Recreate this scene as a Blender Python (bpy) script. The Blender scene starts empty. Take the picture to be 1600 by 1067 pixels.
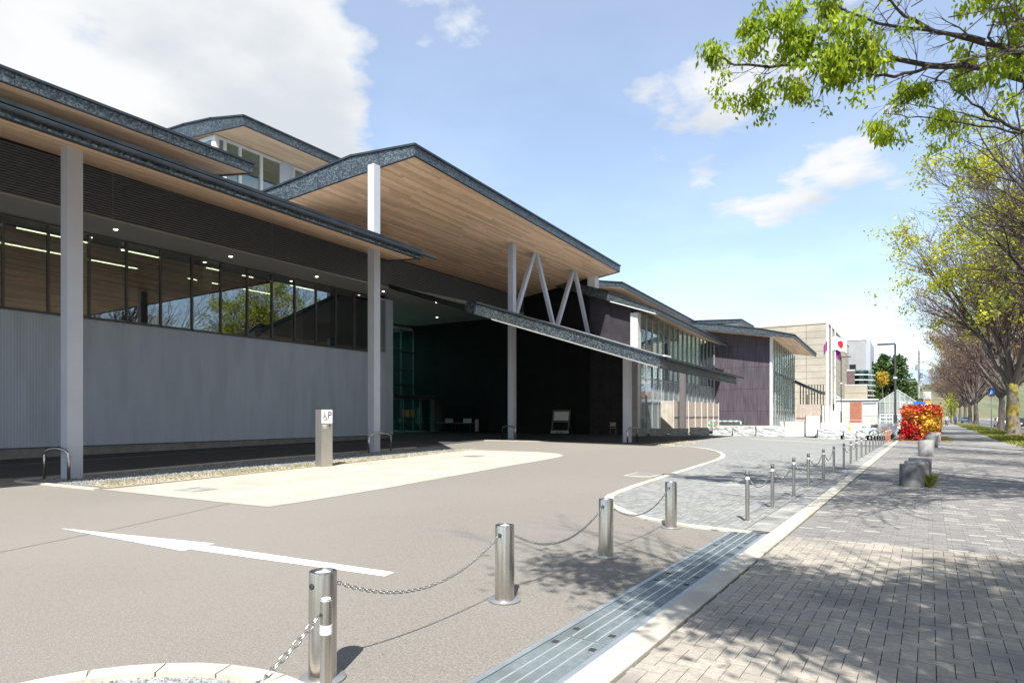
import bpy, math, random
from mathutils import Vector, Matrix
R = math.radians
C = bpy.context.scene
col = C.collection
rng = random.Random(7)

# ---------------------------------------------------------------- camera, sky, sun, exposure
cd = bpy.data.cameras.new('camera'); cam = bpy.data.objects.new('camera', cd); col.objects.link(cam)
cam.location = (0, 0, 1.6); cam.rotation_euler = (R(90), 0, R(32.265))
cd.sensor_width = 36; cd.lens = 22.275; cd.shift_y = 0.0728; cd.clip_start = .05; cd.clip_end = 9000
C.camera = cam
C.view_settings.view_transform = 'Standard'; C.view_settings.look = 'None'
C.view_settings.gamma = 1; C.view_settings.use_curve_mapping = False
C.view_settings.exposure = 1.45
SUN_EL, SUN_AZ = 54, 154            # sun behind the camera, a little to its right; azimuth clockwise from +Y
sl = bpy.data.lights.new('sun', 'SUN'); sun = bpy.data.objects.new('sun', sl); col.objects.link(sun)
sl.energy = 3.7; sl.angle = R(.5); sl.color = (1, .962, .905)
sd = Vector((math.sin(R(SUN_AZ)) * math.cos(R(SUN_EL)), math.cos(R(SUN_AZ)) * math.cos(R(SUN_EL)), math.sin(R(SUN_EL))))
sun.rotation_euler = sd.to_track_quat('Z', 'Y').to_euler(); sun.location = (20, -40, 60)

W = bpy.data.worlds.new('World'); C.world = W; W.use_nodes = True
nt = W.node_tree; nt.nodes.clear()
def N(t, typ, **kw):
    n = t.nodes.new(typ)
    for k, v in kw.items():
        if k.startswith('i_'):
            n.inputs[int(k[2:]) if k[2:].isdigit() else k[2:].replace('_', ' ')].default_value = v
        else: setattr(n, k, v)
    return n
def L(t, a, b): t.links.new(a, b)
def mth(t, op, a, b=None, c=None, clamp=False):
    n = t.nodes.new('ShaderNodeMath'); n.operation = op; n.use_clamp = clamp
    for i, v in enumerate((a, b, c)):
        if v is None: continue
        if isinstance(v, (int, float)): n.inputs[i].default_value = v
        else: t.links.new(v, n.inputs[i])
    return n.outputs[0]
def mixc(t, f, a, b, mode='MIX'):
    n = t.nodes.new('ShaderNodeMix'); n.data_type = 'RGBA'; n.blend_type = mode
    for i, v in ((0, f), (6, a), (7, b)):
        if isinstance(v, (int, float)): n.inputs[i].default_value = v
        elif isinstance(v, tuple): n.inputs[i].default_value = (*v[:3], 1)
        else: t.links.new(v, n.inputs[i])
    return n.outputs[2]
def smooth(t, v, a, b):
    n = t.nodes.new('ShaderNodeMapRange'); n.interpolation_type = 'SMOOTHSTEP'
    t.links.new(v, n.inputs[0]); n.inputs[1].default_value = a; n.inputs[2].default_value = b
    return n.outputs[0]
sky = N(nt, 'ShaderNodeTexSky', sky_type='NISHITA', sun_disc=False, sun_elevation=R(SUN_EL), sun_rotation=R(SUN_AZ),
        air_density=1.0, dust_density=.2, ozone_density=1.0)
tc = N(nt, 'ShaderNodeTexCoord'); sep = N(nt, 'ShaderNodeSeparateXYZ'); L(nt, tc.outputs['Generated'], sep.inputs[0])
den = mth(nt, 'ADD', mth(nt, 'MAXIMUM', sep.outputs[2], 0.0), .12)
cmb = N(nt, 'ShaderNodeCombineXYZ'); L(nt, mth(nt, 'DIVIDE', sep.outputs[0], den), cmb.inputs[0]); L(nt, mth(nt, 'DIVIDE', sep.outputs[1], den), cmb.inputs[1])
n1 = N(nt, 'ShaderNodeTexNoise', i_Scale=1.7, i_Detail=9.0, i_Roughness=.58); L(nt, cmb.outputs[0], n1.inputs['Vector'])
n2 = N(nt, 'ShaderNodeTexNoise', i_Scale=1.5, i_Detail=7.0, i_Roughness=.5); L(nt, cmb.outputs[0], n2.inputs['Vector'])
def blob(d, r0, r1):                 # where the cloud banks stand in the sky: soft caps of directions
    v = Vector(d).normalized()
    n = nt.nodes.new('ShaderNodeVectorMath'); n.operation = 'DOT_PRODUCT'; L(nt, tc.outputs['Generated'], n.inputs[0]); n.inputs[1].default_value = v
    return smooth(nt, n.outputs['Value'], math.cos(R(r1)), math.cos(R(r0)))
bank = mth(nt, 'MAXIMUM', blob((-1.03, .38, .47), 10, 31), mth(nt, 'MULTIPLY', blob((-.17, 1.06, .50), 2, 16), .58))
bank = mth(nt, 'MAXIMUM', bank, mth(nt, 'MULTIPLY', blob((.05, 1.2, .2), 2, 26), .2))
bank = mth(nt, 'MAXIMUM', bank, mth(nt, 'MULTIPLY', blob((.9, -.2, .5), 15, 75), .75))
bank = mth(nt, 'MAXIMUM', bank, mth(nt, 'MULTIPLY', blob((-.62, .78, .66), 1, 7), .62))
fld = mth(nt, 'ADD', mth(nt, 'MULTIPLY', bank, .42), n1.outputs[0])
cover = mth(nt, 'MAXIMUM', smooth(nt, fld, .66, .80), mth(nt, 'MULTIPLY_ADD', n2.outputs[0], .14, .19))
cloudc = mixc(nt, smooth(nt, n2.outputs[0], .40, .60), (3.75, 3.78, 3.82), (2.75, 2.93, 3.12))
cl = N(nt, 'ShaderNodeMix'); cl.data_type = 'RGBA'
L(nt, cover, cl.inputs[0]); L(nt, sky.outputs[0], cl.inputs[6]); L(nt, cloudc, cl.inputs[7])
bg = N(nt, 'ShaderNodeBackground', i_Strength=.096); L(nt, cl.outputs[2], bg.inputs[0])
wo = N(nt, 'ShaderNodeOutputWorld'); L(nt, bg.outputs[0], wo.inputs[0])

# ---------------------------------------------------------------- materials
def M(name, c1, c2=None, rough=.8, metal=0., scale=4., detail=6., bump=0., bscale=60., tone=0., spec=.4, stretch=None,
      c3=None, scale3=.35, spots=None, obj=False, vor=None, emit=None):
    m = bpy.data.materials.new(name); m.use_nodes = True; t = m.node_tree
    b = t.nodes['Principled BSDF']
    b.inputs['Roughness'].default_value = rough; b.inputs['Metallic'].default_value = metal
    b.inputs['Specular IOR Level'].default_value = spec
    geo = N(t, 'ShaderNodeNewGeometry')
    if obj: src = N(t, 'ShaderNodeTexCoord').outputs['Object']
    else: src = geo.outputs['Position']
    if stretch:
        mp = N(t, 'ShaderNodeMapping'); mp.inputs['Scale'].default_value = stretch; L(t, src, mp.inputs[0]); src = mp.outputs[0]
    c = c1
    if c2 is not None:
        if vor:
            nz = N(t, 'ShaderNodeTexVoronoi', i_Scale=vor); L(t, src, nz.inputs['Vector'])
            f = N(t, 'ShaderNodeSeparateColor'); L(t, nz.outputs['Color'], f.inputs[0]); f = mth(t, 'POWER', f.outputs[0], 2.2)
        else:
            nz = N(t, 'ShaderNodeTexNoise', i_Scale=scale, i_Detail=detail, i_Roughness=.6); L(t, src, nz.inputs['Vector']); f = smooth(t, nz.outputs[0], .3, .7)
        c = mixc(t, f, c1, c2)
    if c3 is not None:
        nz = N(t, 'ShaderNodeTexNoise', i_Scale=scale3, i_Detail=5.); L(t, src, nz.inputs['Vector'])
        c = mixc(t, smooth(t, nz.outputs[0], .45, .68), c, c3)
    if spots:
        vz = N(t, 'ShaderNodeTexVoronoi', i_Scale=spots[0]); L(t, src, vz.inputs['Vector'])
        c = mixc(t, mth(t, 'MULTIPLY', smooth(t, vz.outputs['Distance'], spots[1], spots[1] * .5), .8), c, spots[2])
    if tone:
        at_ = N(t, 'ShaderNodeAttribute', attribute_name='tone'); oi = N(t, 'ShaderNodeObjectInfo')
        f = mth(t, 'FRACT', mth(t, 'ADD', at_.outputs['Fac'], oi.outputs['Random']))
        v = mth(t, 'ADD', mth(t, 'MULTIPLY', f, 2 * tone), 1 - tone)
        hsv = N(t, 'ShaderNodeHueSaturation'); L(t, v, hsv.inputs['Value'])
        if isinstance(c, tuple): hsv.inputs['Color'].default_value = (*c, 1)
        else: L(t, c, hsv.inputs['Color'])
        c = hsv.outputs[0]
    if isinstance(c, tuple): b.inputs['Base Color'].default_value = (*c, 1)
    else: L(t, c, b.inputs['Base Color'])
    if bump:
        bz = N(t, 'ShaderNodeTexNoise', i_Scale=bscale, i_Detail=4.); L(t, src, bz.inputs['Vector'])
        bn = N(t, 'ShaderNodeBump', i_Strength=bump, i_Distance=.02); L(t, bz.outputs[0], bn.inputs['Height']); L(t, bn.outputs[0], b.inputs['Normal'])
    if emit:
        b.inputs['Emission Color'].default_value = (*emit[0], 1); b.inputs['Emission Strength'].default_value = emit[1]
    return m
def leafmat(name, ca, cb, trans=.45):
    m = bpy.data.materials.new(name); m.use_nodes = True; t = m.node_tree; t.nodes.clear()
    at_ = N(t, 'ShaderNodeAttribute', attribute_name='tone'); c = mixc(t, at_.outputs['Fac'], ca, cb)
    d = N(t, 'ShaderNodeBsdfPrincipled'); d.inputs['Roughness'].default_value = .55; d.inputs['Specular IOR Level'].default_value = .3; L(t, c, d.inputs['Base Color'])
    tr = N(t, 'ShaderNodeBsdfTranslucent'); L(t, c, tr.inputs[0])
    mx = N(t, 'ShaderNodeMixShader'); mx.inputs[0].default_value = trans; L(t, d.outputs[0], mx.inputs[1]); L(t, tr.outputs[0], mx.inputs[2])
    o = N(t, 'ShaderNodeOutputMaterial'); L(t, mx.outputs[0], o.inputs[0]); return m
def glassmat(name, tint, refl0, refl1, frost=0.):
    m = bpy.data.materials.new(name); m.use_nodes = True; t = m.node_tree; t.nodes.clear()
    gl = N(t, 'ShaderNodeBsdfGlossy'); gl.inputs['Roughness'].default_value = .015; gl.inputs['Color'].default_value = (.9, .95, 1, 1)
    tr = N(t, 'ShaderNodeBsdfTransparent'); tr.inputs[0].default_value = (*tint, 1)
    body = tr.outputs[0]
    if frost:
        df = N(t, 'ShaderNodeBsdfDiffuse'); df.inputs[0].default_value = (.42, .5, .5, 1)
        m2 = N(t, 'ShaderNodeMixShader'); m2.inputs[0].default_value = frost; L(t, body, m2.inputs[1]); L(t, df.outputs[0], m2.inputs[2]); body = m2.outputs[0]
    lw = N(t, 'ShaderNodeLayerWeight'); lw.inputs[0].default_value = .4
    f = mth(t, 'ADD', mth(t, 'MULTIPLY', lw.outputs['Facing'], refl1), refl0)
    nz = N(t, 'ShaderNodeTexNoise', i_Scale=.9); g = N(t, 'ShaderNodeNewGeometry'); L(t, g.outputs['Position'], nz.inputs['Vector'])
    bn = N(t, 'ShaderNodeBump', i_Strength=.04, i_Distance=.02); L(t, nz.outputs[0], bn.inputs['Height']); L(t, bn.outputs[0], gl.inputs['Normal'])
    mx = N(t, 'ShaderNodeMixShader'); L(t, f, mx.inputs[0]); L(t, body, mx.inputs[1]); L(t, gl.outputs[0], mx.inputs[2])
    o = N(t, 'ShaderNodeOutputMaterial'); L(t, mx.outputs[0], o.inputs[0]); return m
def glow(name, c, s):
    return M(name, (.8, .8, .8), emit=(c, s))

asphalt = M('asphalt', (.155, .143, .125), (.225, .209, .184), .9, scale=45, bump=.5, bscale=170, c3=(.215, .200, .176), scale3=.09, spots=(60, .30, (.34, .32, .29)))
asphalt_shaded = M('asphalt_shaded', (.040, .043, .048), (.062, .065, .070), .85, scale=40, bump=.4, bscale=150)  # asphalt colour darkened to carry the shade under the roofs
asphalt_dark = M('road_asphalt', (.10, .10, .10), (.15, .15, .148), .9, scale=40, bump=.4, bscale=150)
earth = M('earth', (.16, .15, .125), (.24, .22, .18), .95, scale=2)
concrete_cream = M('concrete_cream', (.40, .37, .31), (.50, .47, .40), .85, scale=3, bump=.15, bscale=90, tone=.05, c3=(.36, .33, .27), scale3=1.2)
pad_concrete = M('pad_concrete', (.355, .33, .28), (.41, .385, .33), .85, scale=2.3, bump=.12, bscale=120, c3=(.335, .31, .26), scale3=.9)
concrete_grey = M('concrete_grey', (.23, .23, .22), (.33, .325, .31), .85, scale=3, bump=.25, bscale=40, c3=(.14, .14, .135), scale3=1.6)
concrete_dark = M('concrete_stain_shade', (.075, .08, .085), (.17, .175, .175), .85, scale=2.2, bump=.35, bscale=50, c3=(.25, .25, .24), scale3=1.3, obj=True)  # dark tone holds both real stain and the shade of the tree
concrete_stool = M('concrete_stool', (.25, .25, .24), (.36, .355, .34), .85, scale=6, bump=.35, bscale=50, c3=(.07, .078, .085), scale3=1.5, obj=True)
paver_warm = M('paver_warm', (.29, .258, .215), (.365, .33, .28), .85, scale=30, bump=.3, bscale=140, tone=.09, c3=(.21, .195, .175), scale3=1.1)
paver_grey = M('paver_grey', (.165, .158, .150), (.215, .206, .196), .85, scale=30, bump=.3, bscale=140, tone=.14)
paver_white = M('paver_white', (.27, .26, .24), (.32, .31, .285), .85, scale=30, tone=.1)
plaza_paver = M('plaza_paver', (.185, .19, .182), (.255, .26, .25), .88, scale=25, bump=.35, bscale=120, tone=.17, c3=(.24, .238, .225), scale3=.5)
joint_sand = M('joint_sand', (.095, .09, .082), (.135, .128, .115), .95, scale=30)
paint_white = M('paint_white', (.74, .74, .72), (.82, .82, .80), .6, scale=25, c3=(.60, .59, .57), scale3=3)
gravel_m = M('gravel_grey', (.15, .16, .165), (.34, .345, .34), .9, scale=60, bump=.8, bscale=90, tone=.4)
gravel_warm = M('gravel_warm', (.20, .175, .13), (.40, .36, .29), .9, scale=28, bump=.8, bscale=60, tone=.4, c3=(.19, .18, .09), scale3=1.5)
steel = M('steel', (.45, .42, .38), (.58, .55, .51), .27, 1., scale=9, stretch=(6, 6, .25), spec=.5, bump=.02, bscale=40)
steel_thin = M('steel_thin', (.36, .34, .32), (.46, .44, .42), .38, 1., scale=9, stretch=(6, 6, .4))
chain_m = M('chain_steel', (.38, .37, .35), (.5, .49, .47), .35, 1., scale=40)
grate_m = M('grating_steel', (.24, .285, .295), (.31, .355, .365), .5, .45, scale=18, bump=.3, bscale=200, c3=(.22, .25, .25), scale3=2)
grate_light = M('grating_bar', (.42, .45, .45), (.5, .53, .53), .45, .5, scale=12)
slot_dark = M('slot_dark', (.03, .033, .037))
galv = M('galvanised_panel', (.035, .046, .053), (.175, .21, .225), .45, .6, vor=22., spec=.5, tone=.12)
galv_dark = M('roof_edge_metal', (.035, .043, .052), (.055, .065, .075), .4, .6, scale=2)
roof_metal = M('roof_metal', (.22, .23, .24), (.28, .29, .30), .5, .3, scale=2)
wood = M('cedar', (.66, .43, .27), (.80, .575, .39), .55, scale=3, stretch=(14, .9, 14), tone=.20, spots=(.75, .05, (.20, .10, .05)))
wood_pale = M('cedar_pale', (.60, .43, .28), (.70, .53, .38), .55, scale=3, stretch=(14, .9, 14), tone=.16)
clad = M('grey_cladding', (.42, .51, .64), (.46, .555, .69), .5, scale=.8, stretch=(3, 3, .5), c3=(.39, .47, .58), scale3=.5)
post_m = M('post_paint', (.41, .44, .51), (.44, .47, .54), .4, scale=1.2)
white_metal = M('white_metal', (.62, .64, .66), (.68, .70, .72), .4, scale=2)
louvre_m = M('louvre_slat', (.15, .155, .175), (.175, .18, .20), .5, scale=3)
louvre_back = M('louvre_backing', (.02, .02, .022))
soffit_m = M('soffit_board', (.32, .31, .295), (.35, .34, .325), .7, scale=.7)
plinth_m = M('plinth_concrete', (.20, .205, .205), (.27, .275, .27), .85, scale=2.5, bump=.2)
frame_m = M('window_frame', (.10, .10, .105), (.12, .12, .125), .4, .4, scale=4)
frame_silver = M('silver_mullion', (.36, .37, .385), (.42, .43, .445), .4, .5, scale=4)
black_m = M('black_panel', (.008, .008, .010), (.012, .012, .014), .6, scale=1.2, spec=.2)
purple_m = M('purple_panel', (.050, .041, .055), (.095, .080, .098), .6, scale=1.6, stretch=(5, 5, .35), tone=.09, spec=.3)
glass_m = glassmat('glass_clear', (.42, .50, .50), .22, .32)
glass_hall = glassmat('glass_hall', (.62, .76, .74), .12, .30)
glass_frost = glassmat('glass_frosted', (.5, .62, .62), .14, .26, .45)
glass_teal = glassmat('glass_teal', (.38, .66, .64), .06, .18)
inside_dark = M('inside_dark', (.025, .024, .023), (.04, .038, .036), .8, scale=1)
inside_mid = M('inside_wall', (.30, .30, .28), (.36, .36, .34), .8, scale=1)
strip_light = glow('strip_light', (1, .80, .50), 4.0)
down_light = glow('down_light', (1, .85, .60), 5.0)
beige = M('beige_stone', (.34, .31, .25), (.40, .365, .30), .8, scale=2, tone=.06, c3=(.30, .275, .225), scale3=.15)
beige_joint = M('beige_joint', (.22, .20, .165))
grey_wall = M('grey_render', (.29, .295, .30), (.33, .335, .34), .8, scale=.6)
brown_clad = M('brown_cladding', (.10, .07, .072), (.13, .092, .092), .6, scale=2)
shed_white = M('shed_white', (.40, .405, .40), (.46, .465, .46), .6, scale=1)
shed_brown = M('shed_brown', (.30, .115, .07), (.36, .15, .095), .6, scale=3)
fence_tan = M('fence_tan', (.34, .285, .245), (.41, .35, .305), .7, scale=3, tone=.08)
granite = M('rough_granite', (.30, .315, .315), (.46, .475, .47), .85, scale=7, bump=1., bscale=9, obj=True)
bark = M('bark', (.075, .062, .055), (.15, .13, .115), .9, scale=9, stretch=(3, 3, .8), bump=.6, bscale=25)
bark_moss = M('bark_mossy', (.10, .085, .07), (.21, .18, .14), .9, scale=6, bump=.6, bscale=25, c3=(.30, .24, .02), scale3=1.1)
twig_dark = M('twig_dark', (.035, .026, .026), (.06, .045, .042), .9, scale=5)
bark_dark = M('bark_dark', (.03, .024, .023), (.075, .06, .052), .9, scale=9, bump=.6, bscale=25)
twig_m = M('twig', (.075, .052, .047), (.12, .085, .075), .9, scale=5)
leaf_bright = leafmat('leaf_bright', (.14, .24, .012), (.46, .54, .03))
leaf_yellow = leafmat('leaf_yellow', (.24, .31, .02), (.60, .58, .05))
leaf_rust = leafmat('leaf_rust', (.26, .15, .08), (.40, .28, .12))
leaf_red = leafmat('leaf_red', (.52, .008, .03), (.84, .60, .07), .25)
leaf_dark = leafmat('leaf_dark', (.025, .060, .018), (.11, .17, .045), .2)
grass_m = leafmat('grass_blade', (.12, .16, .02), (.34, .33, .06), .4)
lamp_dark = M('lamp_paint', (.045, .045, .05), (.06, .06, .065), .5)
plastic_white = M('plastic_white', (.72, .72, .70), (.76, .76, .74), .5)
plastic_green = M('plastic_green', (.01, .30, .14), (.015, .35, .17), .45)
plastic_orange = M('plastic_orange', (.75, .25, .03), (.8, .30, .05), .45)
plastic_yellow = M('plastic_yellow', (.80, .62, .12), (.84, .66, .16), .45)
ink = M('ink', (.03, .03, .033))
red_m = M('red_paint', (.55, .02, .03)); blue_m = M('blue_paint', (.02, .13, .45)); purple_cloth = M('purple_cloth', (.20, .03, .16), (.24, .04, .2))
white_cloth = M('white_cloth', (.76, .76, .76), (.8, .8, .8), .8); red_cloth = M('red_cloth', (.55, .015, .03))
hill_m = M('hill_woods', (.07, .09, .045), (.14, .145, .085), .95, scale=.03, detail=9, c3=(.15, .125, .07), scale3=.02)
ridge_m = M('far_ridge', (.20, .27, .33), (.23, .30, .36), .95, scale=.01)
tyre_m = M('tyre', (.02, .02, .02)); car_glass = M('car_glass', (.02, .025, .03), rough=.08, spec=.6)

# ---------------------------------------------------------------- geometry helpers
class MB:
    def __init__(s): s.v = []; s.f = []; s.t = []
    def add(s, vs, fs, tone=0.):
        o = len(s.v); s.v.extend([tuple(v) for v in vs]); s.f.extend([tuple(i + o for i in f) for f in fs]); s.t.extend([tone] * len(fs)); return s
    def box(s, x0, y0, z0, x1, y1, z1, tone=0.):
        x0, x1 = sorted((x0, x1)); y0, y1 = sorted((y0, y1)); z0, z1 = sorted((z0, z1))
        return s.add([(x0,y0,z0),(x1,y0,z0),(x1,y1,z0),(x0,y1,z0),(x0,y0,z1),(x1,y0,z1),(x1,y1,z1),(x0,y1,z1)],
                     [(0,3,2,1),(4,5,6,7),(0,1,5,4),(1,2,6,5),(2,3,7,6),(3,0,4,7)], tone)
    def hull8(s, b, t, tone=0.):       # four bottom and four top points
        return s.add(list(b) + list(t), [(0,3,2,1),(4,5,6,7),(0,1,5,4),(1,2,6,5),(2,3,7,6),(3,0,4,7)], tone)
    def prism(s, bot, top, tone=0.):
        n = len(bot); return s.add(list(bot) + list(top), [tuple(range(n - 1, -1, -1)), tuple(range(n, 2 * n))] + [(i, (i + 1) % n, n + (i + 1) % n, n + i) for i in range(n)], tone)
    def beam(s, a, b, w, h=None, tone=0., up=(0, 0, 1)):
        a, b = Vector(a), Vector(b); d = (b - a).normalized(); u = Vector(up)
        if abs(d.dot(u)) > .95: u = Vector((0, 1, 0))
        x = d.cross(u).normalized() * w / 2; y = x.cross(d).normalized() * (h or w) / 2
        return s.hull8([a - x - y, a + x - y, a + x + y, a - x + y], [b - x - y, b + x - y, b + x + y, b - x + y], tone)
    def tube(s, pts, rad, n=6, tone=0., cap=True):
        pts = [Vector(p) for p in pts]
        if not hasattr(rad, '__len__'): rad = [rad] * len(pts)
        vs = []; ref = Vector((.31, .17, .93))
        for i, p in enumerate(pts):
            d = (pts[min(i + 1, len(pts) - 1)] - pts[max(i - 1, 0)]).normalized()
            if abs(d.dot(ref)) > .97: ref = Vector((1, .1, 0))
            x = d.cross(ref).normalized(); y = d.cross(x)
            vs += [p + (x * math.cos(2 * math.pi * k / n) + y * math.sin(2 * math.pi * k / n)) * rad[i] for k in range(n)]
        fs = [(i * n + k, i * n + (k + 1) % n, (i + 1) * n + (k + 1) % n, (i + 1) * n + k) for i in range(len(pts) - 1) for k in range(n)]
        if cap and n > 3: fs += [tuple(range(n - 1, -1, -1)), tuple(range((len(pts) - 1) * n, len(pts) * n))]
        return s.add(vs, fs, tone)
    def lathe(s, prof, n=24, c=(0, 0, 0), tone=0.):
        vs = [(c[0] + r * math.cos(2 * math.pi * k / n), c[1] + r * math.sin(2 * math.pi * k / n), c[2] + z) for r, z in prof for k in range(n)]
        fs = [(i * n + k, i * n + (k + 1) % n, (i + 1) * n + (k + 1) % n, (i + 1) * n + k) for i in range(len(prof) - 1) for k in range(n)]
        fs += [tuple(range(n - 1, -1, -1)), tuple(range((len(prof) - 1) * n, len(prof) * n))]
        return s.add(vs, fs, tone)
    def mesh(s, name, mat, off=(0, 0, 0), smooth_=False):
        me = bpy.data.meshes.new(name); o = Vector(off)
        me.from_pydata([(v[0] - o.x, v[1] - o.y, v[2] - o.z) for v in s.v], [], s.f)
        for m in (mat if isinstance(mat, (list, tuple)) else [mat]): me.materials.append(m)
        a = me.attributes.new('tone', 'FLOAT', 'FACE'); a.data.foreach_set('value', s.t)
        if smooth_: me.polygons.foreach_set('use_smooth', [True] * len(me.polygons))
        me.update(); return me
    def build(s, name, mat, parent=None, smooth_=False, edge=None, at=None, **kw):
        off = wloc(parent) if at is None else Vector(at)
        o = bpy.data.objects.new(name, s.mesh(name, mat, off, smooth_)); col.objects.link(o)
        if parent: o.parent = parent; o.location = off - wloc(parent)
        else: o.location = off
        if smooth_ and edge: 
            try: o.data.set_sharp_from_angle(angle=R(edge))
            except Exception: pass
        tag(o, **kw); return o
def wloc(o):
    v = Vector((0, 0, 0))
    while o: v += o.location; o = o.parent
    return v
def tag(o, label=None, cat=None, group=None, kind=None):
    if label: o['label'] = label
    if cat: o['category'] = cat
    if group: o['group'] = group
    if kind: o['kind'] = kind
    return o
def thing(name, label, cat, loc=(0, 0, 0), rz=0, group=None, kind=None):
    o = bpy.data.objects.new(name, None); col.objects.link(o); o.location = loc; o.rotation_euler = (0, 0, rz); o.empty_display_size = .2
    return tag(o, label, cat, group, kind)
KIDS = {}
def copy_tree(o, parent=None):
    c = o.copy(); col.objects.link(c)
    if parent: c.parent = parent
    for ch in o.children: copy_tree(ch, c)
    return c
def inst(name, me, parent, loc, rz=0, sc=None):
    o = bpy.data.objects.new(name, me); col.objects.link(o); o.parent = parent; o.location = Vector(loc) - wloc(parent); o.rotation_euler = (0, 0, rz)
    if sc: o.scale = sc
    return o
def ordinal(i): return ['first','second','third','fourth','fifth','sixth','seventh','eighth','ninth','tenth','eleventh','twelfth','thirteenth','fourteenth','fifteenth','sixteenth','seventeenth','eighteenth','nineteenth','twentieth'][i]

# ground: the forecourt rises gently from the street to the entrance
def G(x, y):
    t = max(0., min(1., (-x - 3) / 5.)); return .0095 * max(0., min(27., y - 8)) * t
SA = R(1.117)
def st(u, v):                          # street frame: u across (0 at the pavement edge of the cream kerb), v along
    return (-1.585 + u * math.cos(SA) + v * math.sin(SA), v * math.cos(SA) - u * math.sin(SA))
import bmesh
def sheet(name, poly, dz, mat, parent=None, kind='structure', **kw):
    bm = bmesh.new(); bm.faces.new([bm.verts.new((x, y, 0)) for x, y in poly])
    xs = [p[0] for p in poly]; ys = [p[1] for p in poly]
    cuts = [((x, 0, 0), (1, 0, 0)) for x in (-8, -7, -6, -5, -4, -3)] + [((0, y, 0), (0, 1, 0)) for y in (8, 11, 14, 17, 20, 23, 26, 29, 32, 35)]
    for co, no in cuts:
        if (min(xs) < co[0] < max(xs)) if no[0] else (min(ys) < co[1] < max(ys)):
            bmesh.ops.bisect_plane(bm, geom=bm.verts[:] + bm.edges[:] + bm.faces[:], plane_co=co, plane_no=no)
    for v in bm.verts: v.co.z = G(v.co.x, v.co.y) + dz
    bmesh.ops.recalc_face_normals(bm, faces=bm.faces[:])
    for f in bm.faces:
        if f.normal.z < 0: f.normal_flip()
    me = bpy.data.meshes.new(name); bm.to_mesh(me); bm.free(); me.materials.append(mat)
    o = bpy.data.objects.new(name, me); col.objects.link(o)
    if parent: o.parent = parent; o.location = -wloc(parent)
    return tag(o, kind=kind, **kw)
# ---------------------------------------------------------------- ground
gm = MB(); gm.add([(-4000, -4000, -.12), (4000, -4000, -.12), (4000, 6000, -.12), (-4000, 6000, -.12)], [(0, 1, 2, 3)])
gm.build('ground', earth, kind='structure')
sheet('forecourt', [(-48, -25), st(-.72, -25), st(-.72, 9.3), st(-.3, 9.3), st(-.3, 48), (-48, 48)], -.004, asphalt)
KERB = [(-9.95,29.12),(-9.15,28.95),(-8.52,28.61),(-7.81,28.0),(-7.21,27.3),(-6.62,26.24),(-6.13,24.94),(-5.83,23.47),(-5.68,21.82),(-5.55,19.17),(-5.41,16.1),(-5.26,13.47),(-5.06,11.6),(-4.6,10.55),(-4.11,9.95),(-3.5,9.45),(-2.88,9.2),(-2.35,9.1),(-1.86,9.1)]
sheet('plaza', KERB + [st(-.24, 9.2), st(-.24, 47), (-10.2, 47)], .003, joint_sand)
def path_at(pts, s):
    for a, b in zip(pts, pts[1:]):
        a, b = Vector((*a, 0)), Vector((*b, 0)); l = (b - a).length
        if s <= l: return a.lerp(b, s / l), (b - a).normalized()
        s -= l
    return b, (b - a).normalized()
def plen(pts): return sum((Vector(b) - Vector(a)).length for a, b in zip(pts, pts[1:]))
def kerb_run(name, pts, w, top, seg, mat, gap=.008):
    p = thing(name, None, None, (*pts[0], 0), kind='structure'); T = plen(pts); n = max(1, round(T / seg))
    for i in range(n):
        a, da = path_at(pts, T * i / n + gap / 2); m, dm = path_at(pts, T * (i + .5) / n); b, db = path_at(pts, T * (i + 1) / n - gap / 2)
        mb = MB(); secs = []
        for q, d in ((a, da), (m, dm), (b, db)):
            nn = Vector((-d.y, d.x, 0)) * w / 2
            z = G(q.x, q.y)
            secs.append([(q.x - nn.x, q.y - nn.y, z - .1), (q.x + nn.x, q.y + nn.y, z - .1), (q.x + nn.x, q.y + nn.y, z + top), (q.x - nn.x, q.y - nn.y, z + top)])
        mb.add(secs[0] + secs[1] + secs[2], [(0, 1, 2, 3), (11, 10, 9, 8)] + [(j * 4 + k, j * 4 + 4 + k, j * 4 + 4 + (k + 1) % 4, j * 4 + (k + 1) % 4) for j in (0, 1) for k in range(4)], rng.random())
        mb.build('kerb_stone', mat, p)
    return p
kerb_run('plaza_kerb', KERB, .17, .02, .7, concrete_cream)
street = [st(-.12, v) for v in (-6, 66)]
kerb_run('street_kerb', street, .225, .018, .9, concrete_cream, .006)
kerb_run('street_kerb', [st(-.12, v) for v in (66.02, 300)], .225, .018, 12, concrete_cream)
# plaza pavers: running bond along the street; one mass of small blocks, nearest third built, material beyond
def inside(poly, x, y):
    c = False; n = len(poly)
    for i in range(n):
        x1, y1 = poly[i]; x2, y2 = poly[i - 1]
        if (y1 > y) != (y2 > y) and x < (x2 - x1) * (y - y1) / (y2 - y1) + x1: c = not c
    return c
PZ = KERB + [st(-.26, 9.2), st(-.26, 27), (-9.95, 29.12)]
def paver(mb, u0, v0, u1, v1, top, base, tone, g=.0028, zf=None):
    q = [st(u0 + g, v0 + g), st(u1 - g, v0 + g), st(u1 - g, v1 - g), st(u0 + g, v1 - g)]
    zs = [zf(*p) if zf else 0. for p in q]
    bot = [(p[0], p[1], z + base) for p, z in zip(q, zs)]; tp = [(p[0], p[1], z + top) for p, z in zip(q, zs)]
    mb.add(bot + tp, [(4, 5, 6, 7), (0, 1, 5, 4), (1, 2, 6, 5), (2, 3, 7, 6), (3, 0, 4, 7)], tone)
pz = MB()
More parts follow.
